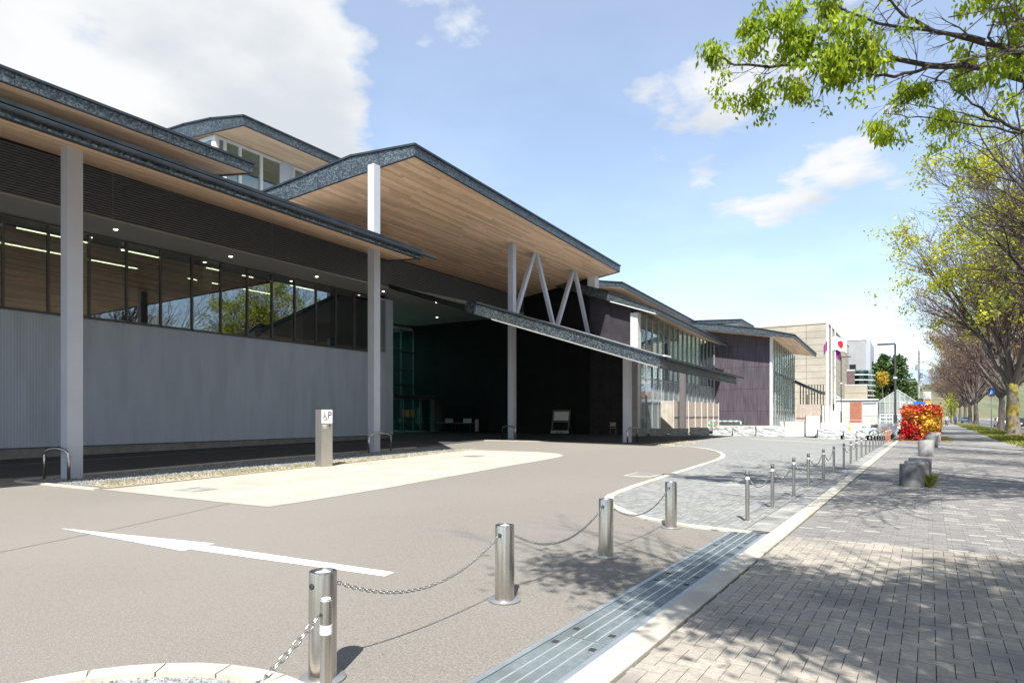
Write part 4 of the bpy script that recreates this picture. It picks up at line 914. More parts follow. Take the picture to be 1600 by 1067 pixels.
# road works things round the flagpoles: boards, cones, barriers
def board(name, lab, x, y, w, h, rz, z0=.1, band=None, rows=()):
    t = thing(name, lab, 'sign', (x, y, G(x, y)), rz); lp(MB().box(-w/2, -.02, z0, w/2, .02, h), 'panel', plastic_white, t)
    for s in (-1, 1): lp(MB().box(s * w/2 - .03, -.03, 0, s * w/2 + .03, .03, h + .04), 'frame', M('rail_dark', (.10, .09, .09)) if 'rail_dark' not in bpy.data.materials else bpy.data.materials['rail_dark'], t)
    if band: lp(MB().box(-w/2 + .05, -.026, band[0], w/2 - .05, -.021, band[1]), 'band', band[2], t)
    for z in rows: lp(MB().box(-w/2 + .1, -.026, z, w/2 - .1, -.021, z + .05), 'text_line', M('grey_ink', (.4, .4, .4)) if 'grey_ink' not in bpy.data.materials else bpy.data.materials['grey_ink'], t)
    for s in (-.3, .3): lp(MB().box(s - .02, .02, 0, s + .02, .5, .04), 'foot', lamp_dark, t)
    return t
board('site_board', 'low white site board with a pale yellow band beside the granite blocks', -6.75, 46.6, 1.25, 1.0, R(14), .05, (.5, .85, M('pale_yellow', (.75, .70, .38))), ())
board('site_board', 'tall white site board with grey writing left of the flagpoles', -5.72, 47.6, .9, 1.45, R(14), .1, None, (.75, .68, .3))
cones = [(-3.95, 53.5, 'w', 'tall orange cone behind the granite blocks between the flagpoles and the lamp'), (-7.8, 70, 'o', 'orange cone right of the flagpole feet'), (-9.4, 68.5, 'o', 'short orange cone left of the flagpole feet'),
         (-4.4, 52.0, 'g', 'green and white cone left of the tall orange one'), (-3.45, 52.2, 'g', 'green and white cone just right of the tall orange one'), (-3.1, 53.0, 'g', 'green and white cone in the middle of the right trio'), (-2.6, 53.2, 'g', 'green and white cone at the right end of the trio'), (-1.9, 56, 'o', 'small orange cone before the dark street lamp'), (-3.9, 84, 'w', 'pale orange cone far off by the greenhouse fence')]
for x, y, k_, lab in cones:
    t = thing('traffic_cone', lab, 'cone', (x, y, G(x, y)), group='road work cones'); big = 1.6 if k_ == 'w' else 1.1
    m1, m2 = (plastic_green, plastic_white) if k_ == 'g' else (plastic_orange, plastic_yellow)
    lp(MB().box(-.19, -.19, 0, .19, .19, .04), 'base', m1, t)
    prof = [(.15, .04), (.125, .18), (.10, .32), (.075, .46), (.05, .60), (.025, .72)]
    for q in range(5): lp(MB().lathe([(prof[q][0], prof[q][1] * big), (prof[q + 1][0], prof[q + 1][1] * big)], 12), 'cone_band', m1 if q % 2 == 0 else m2, t)
wb = thing('site_wall', 'low white site wall between the granite blocks and the white shed', 'wall', (-4.6, 57, .1)); 
for i in range(6): lp(MB().box(-3.4 + i * 1.18, -.08, 0, -2.25 + i * 1.18, .08, .95), 'wall_panel', plastic_white, wb)
flat('site_paving', [(-11, 49), st(-.7, 49), st(-.7, 100), (-20, 100), (-20, 64), (-11, 64)], .29, M('site_paving', (.42, .40, .36), (.50, .48, .44), .85, scale=2))
ks = thing('bicycle', 'parked dark bicycle beside the cones at the end of the granite blocks', 'bicycle', (-2.55, 48.6, .03), R(40))
for s in (-.5, .5):
    wheel = MB().tube([(s + .31 * math.cos(R(a)), 0, .33 + .31 * math.sin(R(a))) for a in range(0, 361, 24)], .02, 5); w_ = lp(wheel, 'wheel', tyre_m, ks)
    sp_ = MB(); [sp_.tube([(s, 0, .33), (s + .3 * math.cos(R(a)), 0, .33 + .3 * math.sin(R(a)))], .004, 3) for a in range(0, 360, 30)]; lp(sp_, 'spokes', chain_m, w_)
fm_ = MB(); [fm_.tube(p, .018, 6) for p in ([(-.5, 0, .33), (-.12, 0, .32), (-.22, 0, .78)], [(-.5, 0, .33), (-.2, 0, .72), (.34, 0, .74)], [(-.12, 0, .32), (.36, 0, .66)], [(.5, 0, .33), (.34, 0, .8), (.3, 0, .98)])]; lp(fm_, 'frame', blue_m, ks)
lp(MB().box(-.34, -.06, .80, -.1, .06, .86), 'saddle', tyre_m, ks); lp(MB().tube([(.2, -.26, 1.0), (.3, 0, .98), (.2, .26, 1.0)], .014, 6), 'handlebar', chain_m, ks); lp(MB().box(.38, -.16, .78, .66, .16, 1.0), 'basket', chain_m, ks)

# flagpoles with flags
def pole(x, y, h, lab):
    t = thing('flagpole', lab, 'flagpole', (x, y, .25), group='white flagpoles'); lp(MB().lathe([(.075, 0), (.062, h * .5), (.04, h)], 12), 'mast', M('mast_white', (.70, .70, .73)) if 'mast_white' not in bpy.data.materials else bpy.data.materials['mast_white'], t); lp(MB().lathe([(.06, h), (.085, h + .08), (.02, h + .16)], 10), 'finial', white_metal, t); lp(MB().lathe([(.2, 0), (.2, .08)], 14), 'foot', concrete_grey, t); return t
fl = [(-7.35, 72.9, 11.0), (-7.0, 72.7, 10.8), (-6.7, 72.95, 11.0)]
for (x, y, h), w_ in zip(fl, ('left', 'middle', 'right')): pole(x, y, h, {'left': 'white flagpole flying the small purple flag against the beige hall', 'middle': 'white flagpole flying the white flag with a red disc', 'right': 'white flagpole with a furled purple flag below the white one'}[w_])
def flag(lab, x, y, z, w, h, droop, mat, disc=False, dx=1):
    t = thing('flag', lab, 'flag', (x, y, z), group='flags on the poles'); n, m = 44, 32; mb = MB(); dm = MB()
    def P(i, j): u, v = i / n, j / m; return (dx * u * w * (.8 + .1 * math.sin(5 * u)), .28 * math.sin(6.5 * u + 1.5 * v) * u + .15 * u, -v * h - droop * u ** 1.5 + .06 * math.sin(9 * u))
    for i in range(n):
        for j in range(m): 
            c_ = ((i + .5) / n - .5) ** 2 * (w / h) ** 2 + ((j + .5) / m - .5) ** 2
            (dm if disc and c_ < .09 else mb).add([P(i, j), P(i + 1, j), P(i + 1, j + 1), P(i, j + 1)], [(0, 1, 2, 3)])
    lp(mb, 'cloth', mat, t)
    if disc: lp(dm, 'red_disc', red_cloth, t)
flag('white flag with a red disc blowing from the middle flagpole', -6.93, 72.7, 9.75, 1.85, 1.35, .35, white_cloth, True)
flag('purple flag hanging left of the flagpoles', -7.43, 72.9, 9.3, .5, 1.0, .55, purple_cloth, False, -1)
flag('purple flag furled below the white one', -6.62, 72.95, 8.45, .6, .9, .35, purple_cloth)
# street lamps
def lamp(x, y, h, arm, lab, s=1.):
    t = thing('street_lamp', lab, 'street lamp', (x, y, G(x, y) * 0 + .02), group='street lamps'); lp(MB().lathe([(.13 * s, 0), (.13 * s, h * .22), (.085 * s, h * .225), (.075 * s, h)], 14), 'pole', lamp_dark, t)
    lp(MB().box(arm if arm < 0 else 0, -.12 * s, h - .04, 0 if arm < 0 else arm, .12 * s, h + .10), 'lamp_head', lamp_dark, t); lp(MB().box(arm * .9, -.09 * s, h - .055, arm * .3, .09 * s, h - .042), 'diffuser', plastic_white, t)
    lp(MB().lathe([(.15 * s, h * .62), (.15 * s, h * .64)], 12), 'collar', white_metal, t); lp(MB().box(-.17 * s, -.17 * s, 0, .17 * s, .17 * s, .05), 'base_plate', galv_dark, t); return t
lp_ = lamp(-1.18, 61.5, 7.55, -1.3, 'tall dark street lamp with a flat arm beside the red hedge')
lamp(-8.5, 101, 9.9, 1.2, 'grey street lamp before the white shed', .9)
# round concrete stools along the pavement
def stool(x, y, r, h, lab, m_=None):
    o = MB().lathe([(r * .985, 0), (r, .02), (r, h - .02), (r * .985, h - .004), (r * .93, h)], 40).build('concrete_stool', m_ or concrete_stool, None, True, 30, at=(0, 0, 0)); o.location = (x, y, .012); tag(o, lab, 'stool', 'round concrete stools on the pavement'); return o
stool(.0, 17.0, .245, .5, 'round concrete stool with a dark stained face, foremost, tuft of grass behind it', concrete_dark)
stool(.09, 18.1, .25, .5, 'round concrete stool directly behind the dark stained one')
stool(.17, 19.2, .25, .52, 'round concrete stool third from the dark stained one, paler and partly hidden')
stool(.47, 29.9, .27, .60, 'pale round concrete stool standing alone before the red hedge')
stool(.52, 31.6, .27, .6, 'round concrete stool tucked behind the pale lone one')
stool(.85, 38.5, .27, .6, 'round concrete stool at the near corner of the red hedge'); stool(.98, 41.5, .27, .6, 'round concrete stool second along the hedge side'); stool(1.2, 46, .28, .6, 'round concrete stool farthest along the hedge side')
def pk_s(): return .28 + abs(rng.gauss(0, .05)), 17.35 + rng.gauss(0, .18), 1.
t_ = blades('grass_tuft', 420, pk_s, .10, .30, grass_m, lean=.9, w=.006, label='green grass tuft growing behind the dark stained stool', cat='grass tuft')
# red hedge
hd = thing('red_hedge', 'clipped hedge of red, orange and yellow leaves beside the pavement', 'hedge', (.9, 52, 0))
def leaf_quads(mb, p, n, s, spread, tone=None, droop=.3):
    for _ in range(n):
        c = Vector(p) + Vector((rng.gauss(0, spread), rng.gauss(0, spread), rng.gauss(0, spread * .7)))
        d = Vector((rng.gauss(0, 1), rng.gauss(0, 1), rng.gauss(-droop, .7))).normalized(); q = d.cross(Vector((rng.gauss(0, 1), rng.gauss(0, 1), rng.gauss(0, 1)))).normalized()
        l = s * rng.uniform(.7, 1.3); w = l * .24; m = c + d * l * .45 + q * 0
        mb.add([c, m + q * w, c + d * l, m - q * w], [(0, 1, 2, 3)], rng.random() if tone is None else min(1, max(0, rng.gauss(tone, .27))))
from mathutils import noise
hm = MB()
for _ in range(5600):
    x = rng.uniform(-.42, 1.38); y = rng.uniform(48.3, 60); z = rng.uniform(.1, 2.12)
    if rng.random() < .45: y = 48.3 + rng.random() * .35
    elif rng.random() < .5: z = 2.16 - rng.random() * .25
    elif rng.random() < .5: x = 1.38 - rng.random() * .3
    n_ = noise.noise(Vector((x * 1.3, y * 1.3, z * 1.6)))
    if n_ < -.22 and z < 2.1: continue
    b = noise.noise(Vector((x * .9 + 7, y * .9, z * .8)))
    x2, y2 = x + .0195 * (y - 48) * 1.2 + .12 * noise.noise(Vector((y, z * 2, 4.))), y + .25 * n_
    leaf_quads(hm, (x2, y2, z + .26 * n_), 6, .19, .10, .33 + b * 1.3 - (.35 if z > 2.1 else 0))
hm.build('foliage', leaf_red, hd)
hc = MB()
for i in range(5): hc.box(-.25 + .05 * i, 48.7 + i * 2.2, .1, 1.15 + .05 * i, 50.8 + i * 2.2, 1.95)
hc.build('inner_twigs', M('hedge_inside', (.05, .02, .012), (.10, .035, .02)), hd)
hs = MB(); [hs.tube([(rng.uniform(-.6, 1.8), rng.uniform(47.8, 50), 0), (rng.uniform(-.6, 1.8), rng.uniform(47.8, 50), 1.5)], .018, 4) for _ in range(22)]; hs.build('stems', twig_m, hd)
flat('hedge_bed', [(-.8, 46.8), (2.1, 46.8), (2.4, 61), (-.6, 61)], .02, M('bed_moss', (.17, .16, .05), (.28, .24, .09), .95, scale=8))
# ---------------------------------------------------------------- trees
def branch(S, r, p, d, Ln, rad, lv, cfg, tips):
    n = max(2, int(cfg['seg'][lv])); pts, rs = [p], [rad]; P = Vector(p); D = Vector(d).normalized()
    for i in range(n):
        D = (D + Vector((r.gauss(0, 1), r.gauss(0, 1), r.gauss(0, 1))) * cfg['wob'][lv] + Vector((0, 0, cfg['up'][lv]))).normalized(); P = P + D * Ln / n; pts.append(P.copy()); rs.append(max(cfg['rmin'], rad * (1 - .8 * (i + 1) / n)))
    S[min(lv, 1)].tube(pts, rs, cfg['sides'][lv], r.random(), cap=False)
    if lv >= cfg['max']: tips.append((P.copy(), D.copy())); return
    k = cfg['kids'][lv]
    for j in range(k):
        t = cfg['t0'][lv] + (1 - cfg['t0'][lv]) * (j + r.random() * .8) / k; i = min(n - 1, int(t * n)); f = t * n - i
        q = pts[i].lerp(pts[i + 1], min(1, f)); dd = (pts[i + 1] - pts[i]).normalized(); ax = dd.orthogonal().normalized(); ax.rotate(Matrix.Rotation(r.random() * 6.283, 3, dd))
        ang = R(r.uniform(*cfg['ang'][lv])); nd = dd * math.cos(ang) + ax * math.sin(ang)
        branch(S, r, q, nd, Ln * r.uniform(*cfg['len'][lv]) * (1.15 - .5 * t), max(cfg['rmin'], rs[i] * cfg['rk'][lv]), lv + 1, cfg, tips)
    tips.append((P.copy(), D.copy()))
def leaves(mb, tips, n, s, spread, frac, r, seed=0., scale=.5, droop=.6, lim=None, wd=.24):
    for p, d in tips:
        if lim and not lim(p): continue
        if noise.noise(p * scale + Vector((seed, 0, 0))) < frac: continue
        b = .5 + .5 * noise.noise(p * .9 + Vector((3, seed, 0)))
        for _ in range(n):
            c = p + Vector((r.gauss(0, spread), r.gauss(0, spread), r.gauss(-spread * .5, spread * .8))); dd = (Vector((r.gauss(0, 1), r.gauss(0, 1), r.gauss(-droop, .7)))).normalized(); q = dd.cross(Vector((r.gauss(0, 1), r.gauss(0, 1), r.gauss(0, 1)))).normalized(); l = s * r.uniform(.6, 1.3)
            mb.add([c, c + dd * l * .42 + q * l * wd, c + dd * l, c + dd * l * .42 - q * l * wd], [(0, 1, 2, 3)], min(1, max(0, r.gauss(b, .25))))
CF = dict(seg=[7, 6, 4, 3], wob=[.045, .065, .10, .14], up=[.03, .03, .02, 0], sides=[7, 5, 4, 3], max=3, kids=[7, 8, 7, 0], t0=[.2, .2, .15, 0], ang=[(14, 32), (16, 38), (20, 48), (0, 0)], len=[(.55, .8), (.42, .68), (.4, .7), (1, 1)], rk=[.62, .6, .55, .5], rmin=.011)
def zelkova(loc, H, rt, seed, limbs, label, leafm=None, lf=None, fork=.24, group='street trees along the pavement', lean=(0, 0), moss=False, limb_dirs=None, cfg=CF, incl=(16, 40), lim=None, ls=.16, ln=6, sp=1.3, nsc=.35, tw=None):
    r = random.Random(seed); t = thing('street_tree', label, 'tree', loc, group=group); S = [MB(), MB()]; tr = MB(); hf = H * fork
    tp = [Vector((lean[0] * k / 5 + r.gauss(0, .04) * (k > 0), lean[1] * k / 5 + r.gauss(0, .04) * (k > 0), hf * k / 5)) for k in range(6)]
    tr.tube([Vector((0, 0, -.1))] + tp, [rt * 1.35] + [rt * (1.25 if k == 0 else 1.0 - .06 * k) for k in range(6)], 12, cap=False); tips = []
    for i in range(limbs):
        if limb_dirs: az, inc, ll = limb_dirs[i % len(limb_dirs)]; az = R(az); inc = R(inc)
        else: az = 2 * math.pi * (i + r.random() * .5) / limbs; inc = R(r.uniform(*incl)); ll = 1
        branch(S, r, tp[5] - Vector((0, 0, r.uniform(0, .3) * hf * .3)), (math.sin(inc) * math.cos(az), math.sin(inc) * math.sin(az), math.cos(inc)), (H - hf) * .82 * ll * r.uniform(.8, 1.1), rt * r.uniform(.38, .55), 0, cfg, tips)
    ring_part('trunk', bark_moss if moss else bark, t, tr); ring_part('limbs', bark, t, S[0], False); ring_part('twigs', tw or twig_m, t, S[1], False)
    if lf:
        cm_ = MB(); leaves(cm_, tips, ln, ls, ls * sp, lf, r, seed, nsc, lim=lim)
        if cm_.f: ring_part('crown', leafm, t, cm_, False)
    return t, tips
# the row beyond: five trees modelled on three seeds
def at_bearing(k, d):                 # k: tangent of the bearing off the street-facing axis, d: metres ahead
    return (-.53386 * d + .84557 * k * d, .84557 * d + .53386 * k * d)
zelkova((6.85, 64.2, 0), 17.5, .46, 11, 9, 'street tree with yellow mossy bark, foremost of the row, fresh green tufts in its crown', leaf_yellow, .27, moss=True, ls=.30, ln=26, sp=1.3, nsc=.7, incl=(12, 42))
B1, _ = zelkova((8.7, 84, 0), 16.5, .42, 23, 9, 'bare brown street tree second in the row behind the mossy one', leaf_rust, .24, ls=.22, ln=6, incl=(14, 48))
B2, _ = zelkova((9.6, 101, 0), 17, .40, 31, 8, 'bare street tree third in the row', leaf_rust, .2, ls=.25, ln=7, incl=(14, 50))
for (px, d, src, sc, rz, lab) in ((0.7323, 118, B1, 1.05, 70, 'bare street tree fourth in the row'), (0.7232, 138, B2, 1.0, 140, 'bare street tree fifth in the row'), (0.7152, 165, B1, 1.0, 200, 'bare street tree sixth in the row'), (0.7071, 195, B2, 1.05, 290, 'bare street tree seventh, far down the row'), (0.699, 240, B1, 1.1, 20, 'bare street tree last in the row, far off')):
    o = copy_tree(src); x, y = at_bearing(px, d); o.location = (x, y, 0); o.rotation_euler.z = R(rz); o.scale = (sc,) * 3; o['label'] = lab
zelkova((7.4, 46.5, 0), 15.5, .42, 47, 9, 'street tree just outside on the right whose yellow green sprays hang before the row', leaf_yellow, .30, ls=.26, ln=24, sp=1.3, nsc=.7, incl=(10, 36))
B3, _ = zelkova((7.0, 30.0, 0), 15, .42, 53, 8, 'almost bare street tree whose thin twigs reach in above the mossy tree', leaf_bright, .38, ls=.12, ln=10, incl=(22, 54), tw=twig_dark, cfg=dict(CF, kids=[7, 7, 6, 0], rmin=.006))
# overhanging branches of the tree beside the camera
nt_, NT = None, None
r = random.Random(5); nt_ = thing('street_tree', 'overhanging street tree with bright green young leaves, its trunk outside the picture', 'tree', (6.6, 15.5, 0), group='street trees along the pavement')
S = [MB(), MB()]; tips = []; o0 = Vector((6.6, 15.5, 0))
def AT(x, y, z): return Vector((x, y, z)) - o0
MAIN = [([(3.04,15.28,6.85),(2.19,14.27,7.13),(1.58,13.54,7.25),(1.03,13.07,7.35),(0.49,12.73,7.42),(-0.23,12.39,7.54),(-0.87,12.11,7.58),(-1.52,11.81,7.56),(-2.1,11.57,7.59),(-2.58,11.38,7.71),(-2.84,11.33,7.86)], .060),
        ([(2.49,14.11,7.38),(1.51,12.9,7.36),(0.98,12.45,7.48),(0.47,12.12,7.6),(0.04,11.97,7.93),(-0.31,11.87,8.25),(-0.66,11.76,8.62)], .046),
        ([(0.98,12.45,7.48),(0.3,12.26,7.8),(-0.31,12.22,8.05),(-0.88,12.22,8.45),(-1.27,12.21,8.82),(-1.67,12.19,9.18)], .030),
        ([(0.67,12.84,7.4),(0.04,12.09,7.16),(-0.38,11.58,6.95),(-0.64,11.42,7.07),(-0.99,11.32,7.47),(-1.35,11.21,7.6),(-1.63,11.15,8.05)], .026),
        ([(1.78,13.78,7.24),(1.39,14.12,7.88),(1.19,14.47,8.51),(1.37,14.94,9.29),(1.49,15.13,9.96)], .030),
        ([(-0.23,12.39,7.54),(-0.79,12.39,7.88),(-1.28,12.32,8.15),(-1.69,12.3,8.45),(-1.95,12.25,8.62)], .020),
        ([(-0.96,12.05,7.58),(-1.38,11.43,7.48),(-1.63,11.15,7.74),(-1.89,10.99,8.05),(-2.09,10.98,8.38)], .018),
        ([(2.94,17.23,7.12),(1.94,16.6,7.43),(1.52,16.57,7.73),(1.09,16.53,8.23),(0.64,16.49,8.74),(0.18,16.43,9.02)], .036),
        ([(1.94,16.6,7.43),(1.17,16.11,7.51),(0.5,15.81,7.71),(-0.06,15.69,7.89),(-0.52,15.52,7.99)], .020),
        ([(1.52,16.57,7.73),(0.87,16.63,8.08),(0.3,16.63,8.41),(-0.3,16.6,8.59)], .016)]
c2 = dict(CF); c2.update(seg=[6, 4, 3, 2], kids=[0, 6, 4, 0], wob=[.1, .16, .2, .2], sides=[6, 4, 3, 3], up=[0, -.02, -.05, 0], rmin=.0028)
for pts_, rad in MAIN:
    P_ = [AT(*q) for q in pts_]; n = len(P_); fine = []
    for i in range(n - 1):
        for k in range(3): fine.append(P_[i].lerp(P_[i + 1], k / 3) + Vector((r.gauss(0, .018), r.gauss(0, .018), r.gauss(0, .018))))
    fine.append(P_[-1]); m = len(fine); rs = [rad * (1 - .85 * i / m) + .003 for i in range(m)]; S[0].tube(fine, rs, 7, cap=False)
    L0 = sum((b - a).length for a, b in zip(fine, fine[1:])); nk = int(L0 * 3.6)
    for j in range(nk):
        t = .12 + .88 * (j + r.random()) / nk; i = min(m - 2, int(t * (m - 1))); dd = (fine[i + 1] - fine[i]).normalized(); ax = dd.orthogonal().normalized(); ax.rotate(Matrix.Rotation(r.random() * 6.283, 3, dd)); a = R(r.uniform(30, 70))
        branch(S, r, fine[i].copy(), dd * math.cos(a) + ax * math.sin(a), r.uniform(.5, 1.2) * (1.2 - .9 * t), max(.0035, rs[i] * .4), 1, dict(c2, max=2), tips)
    tips.append((fine[-1], dd))
nl = MB(); low = MB()
def in_green(p): q = p + o0; return q.z > 7.05 + .6 * noise.noise(q * .8) or q.x < -2.1
leaves(nl, tips, 46, .125, .085, .10, r, 2.2, 1.15, 2.2, in_green, .18)
leaves(nl, tips, 14, .09, .07, .34, r, 5.2, 1.0, 1.4, lambda p: not in_green(p))
def drape(path, n):
    for q in path:
        p = AT(*q)
        for _ in range(n):
            c = p + Vector((r.gauss(0, .09), r.gauss(0, .09), r.gauss(0, .07))); dd = Vector((r.gauss(0, .6), r.gauss(0, .6), -1)).normalized(); qq = dd.cross(Vector((r.gauss(0, 1), r.gauss(0, 1), 0))).normalized(); l = .095 * r.uniform(.6, 1.2)
            nl.add([c, c + dd * l * .45 + qq * l * .25, c + dd * l, c + dd * l * .45 - qq * l * .25], [(0, 1, 2, 3)], min(1, max(0, r.gauss(.45, .25))))
def hang(pts_, rad=.006): S[1].tube([AT(*q) for q in pts_], [rad, rad * .8] + [rad * .6] * (len(pts_) - 2), 4, cap=False)
hang([(-2.1,11.57,7.59),(-2.49,11.44,7.71),(-2.77,11.26,7.62),(-2.85,11.21,7.38)]); drape([(-2.73,11.29,7.91),(-2.77,11.26,7.71),(-2.81,11.24,7.51),(-2.85,11.21,7.33),(-2.83,11.22,7.18),(-2.77,11.26,7.04),(-2.7,11.31,7.13)], 30)
hang([(-2.1,11.57,7.59),(-2.23,11.48,7.44),(-2.36,11.4,7.22),(-2.42,11.36,7.11)]); drape([(-2.56,11.27,6.99),(-2.45,11.34,7.08),(-2.36,11.4,7.11),(-2.26,11.46,7.17),(-2.19,11.51,6.99),(-2.13,11.54,6.88),(-2.17,11.52,6.73),(-2.47,11.33,6.94)], 28)
drape([(-2.08,11.46,7.76),(-2.02,11.5,7.69),(-0.64,11.42,6.75),(-0.73,11.37,6.65),(-0.54,11.49,6.85),(-0.81,11.31,6.65),(-0.24,14.04,7.66),(-0.3,14.0,7.64),(-1.62,11.63,7.2),(-1.65,11.62,7.13),(-0.19,15.25,7.61),(-0.14,15.28,7.67),(-0.21,15.24,7.35),(-0.16,15.28,7.27),(-0.24,15.22,7.3)], 20)
tk = MB(); tk.tube([(0, 0, -.1), (.02, 0, 0), (.05, .05, 1.5), (0, 0, 3.2), (-.15, -.05, 4.2)], [.5, .46, .36, .33, .3], 12, cap=False)
for a, b, ra in ((AT(3.04,15.28,6.85), (0, 0, 3.8), .09), (AT(2.49,14.11,7.38), (-.1, 0, 4.1), .075), (AT(2.94,17.23,7.12), (0, .1, 3.9), .075)):
    b = Vector(b); S[0].tube([b, b.lerp(a, .35) + Vector((0, 0, .5)), b.lerp(a, .7) + Vector((0, 0, .35)), a], [.2, .15, .11, ra], 8, cap=False)
ring_part('trunk', bark, nt_, tk); ring_part('limbs', bark_dark, nt_, S[0], False); ring_part('twigs', twig_dark, nt_, S[1], False); ring_part('crown', leaf_bright, nt_, nl, False)
S = [MB(), MB()]; tips = []                       # the rest of its crown, above and to the street side
for az, inc, ll in ((20, 35, 8), (80, 32, 8), (-60, 30, 8), (-120, 42, 8), (215, 42, 7.5), (240, 55, 8.5), (200, 30, 7)):
    branch(S, r, Vector((-.1, 0, 4)), (math.sin(R(inc)) * math.cos(R(az)), math.sin(R(inc)) * math.sin(R(az)), math.cos(R(inc))), ll, .14, 0, CF, tips)
ring_part('limbs', bark, nt_, S[0], False); ring_part('twigs', twig_m, nt_, S[1], False); cm_ = MB(); leaves(cm_, tips, 11, .13, .14, .0, r, 4., .4); ring_part('crown', leaf_bright, nt_, cm_, False)
def crown_by_shadow(p):                      # crown shaped for its shade: leaves kept only where their shadow meets an outline
    x, y = p.x + 6.2 - .3185 * p.z, p.y - 2.6 + .653 * p.z; w = .35 * noise.noise(p * 1.3)
    if (x + 2.9) ** 2 / .45 + (y - 6.0) ** 2 / .22 < 1: return True
    up = 7.5 if x < -.9 else (6.9 if x < .1 else 8.7)
    return x > -1.8 + w and y < up + w and y > 5.35 - .5 * (x + 1.5) + w
# the tree behind the camera, seen only by the shade it throws on the pavement
zelkova((6.2, -2.6, 0), 10.5, .34, 71, 11, 'street tree behind the viewer whose leafy shade falls on the warm paving', leaf_bright, -.25, ls=.135, ln=95, sp=2.4, nsc=.5, cfg=dict(CF, kids=[5, 5, 3, 0], rmin=.004), lim=crown_by_shadow, limb_dirs=[(150, 60, 1.32), (147, 57, 1.3), (138, 52, 1.15), (122, 50, 1.1), (108, 50, 1.05), (95, 46, .95), (145, 58, 1.2), (60, 40, .8), (128, 42, 1.0), (-40, 35, .8), (80, 55, .9)], group='street trees along the pavement', fork=.3)  # unseen tree, limbs aimed so its shade lands in that outline
for x, y, rz in ((6.4, -17, 40), (6.2, -31, 170)):
    o = copy_tree(B3); o.location = (x, y, 0); o.rotation_euler.z = R(rz); o['label'] = 'street tree behind the viewer, ' + ('nearer' if y > -20 else 'farther') + ' of the two bare ones'
for i, (x, y, src, rz) in enumerate(((21, 8, B1, 30), (21.5, 24, B2, 100), (21.5, 40, B1, 200), (22, 57, B2, 10), (21, -10, B2, 300), (23, 82, B1, 130), (24, 104, B2, 80))):
    o = copy_tree(src); o.location = (x, y, 0); o.rotation_euler.z = R(rz); o.scale = (.8,) * 3; o['label'] = f'bare tree across the road, {ordinal(i)} counting from the nearest'; o['group'] = 'bare trees across the road'

# conifers and hills
def conifer(x, y, h, w, label, seed, mat=leaf_dark):
    r = random.Random(seed); t = thing('conifer_tree', label, 'tree', (x, y, 0), group='conifers behind the greenhouse'); cr = MB(); br = MB()
    ring_part('trunk', bark, t, MB().tube([(0, 0, 0), (0, 0, h * .5), (0, 0, h)], [.4, .25, .03], 8, cap=False))
    for i in range(150):
        f = (i / 150) ** .8; z = h * (.12 + .86 * f); L_ = w * (1 - f) ** .75 * r.uniform(.65, 1.1) + .3; az = r.random() * 6.283; e = Vector((math.cos(az) * L_, math.sin(az) * L_, -.12 * L_ + r.gauss(0, .2)))
        br.tube([(0, 0, z), Vector((0, 0, z)) + e], [.06, .015], 3)
        for _ in range(26):
            u = r.uniform(.25, 1.05); c = Vector((0, 0, z)) + e * u + Vector((r.gauss(0, .35), r.gauss(0, .35), r.gauss(-.1, .25))); d = Vector((r.gauss(0, 1), r.gauss(0, 1), r.gauss(.1, .5))).normalized(); q = d.cross(Vector((r.gauss(0, 1), r.gauss(0, 1), r.gauss(0, 1)))).normalized(); l = .75 * r.uniform(.5, 1.2)
            cr.add([c, c + d * l * .5 + q * l * .3, c + d * l, c + d * l * .5 - q * l * .3], [(0, 1, 2, 3)], r.random())
    ring_part('branches', bark, t, br, False); ring_part('crown', mat, t, cr, False)
for i, (px, d, h, w, lab) in enumerate(((0.5677, 148, 14.0, 5.2, 'dark conifer left of the yellow shrub'), (0.5869, 150, 16.5, 5.2, 'tall pointed dark conifer behind the yellow shrub'), (0.6101, 146, 15.6, 6.0, 'tall dark conifer behind the street lamp'), (0.6263, 152, 10.5, 5.0, 'low dark conifer at the end of the clump'))):
    x, y = at_bearing(px, d); conifer(x, y, h, w, lab, 100 + i)
def shrub(name, x, y, z0, h, w, mat, label, n=420, s=.5):
    t = thing(name, label, 'shrub', (x, y, 0)); m = MB(); r = random.Random(int(px * 7 + h * 10))
    for _ in range(n):
        v = Vector((r.gauss(0, 1), r.gauss(0, 1), r.gauss(0, 1))).normalized() * r.random() ** .4; c = Vector((v.x * w, v.y * w, z0 + h / 2 + v.z * h / 2)); d_ = Vector((r.gauss(0, 1), r.gauss(0, 1), r.gauss(0, 1))).normalized(); q = d_.orthogonal().normalized(); l = s * r.uniform(.5, 1.2)
        m.add([c, c + d_ * l * .5 + q * l * .3, c + d_ * l, c + d_ * l * .5 - q * l * .3], [(0, 1, 2, 3)], r.random())
    ring_part('foliage', mat, t, m, False); ring_part('stem', bark, t, MB().tube([(0, 0, 0), (0, 0, z0 + h * .5)], .12, 6), False)
px = 1; x, y = (-5.43, 159.78); shrub('yellow_tree', x, y, 8.0, 3.6, 1.2, leafmat('leaf_gold', (.35, .22, .02), (.60, .42, .05)), 'golden yellow tree before the dark conifers')
px = 2; x, y = (-2.73, 137.83); shrub('golden_shrub', x, y, 1.5, 3.6, 2.2, leaf_rust, 'golden brown shrub beside the greenhouse')
px = 3; x, y = (7.81, 182.32); shrub('green_shrub', x, y, .8, 6.5, 1.6, leaf_yellow, 'small yellow green tree far down the pavement')
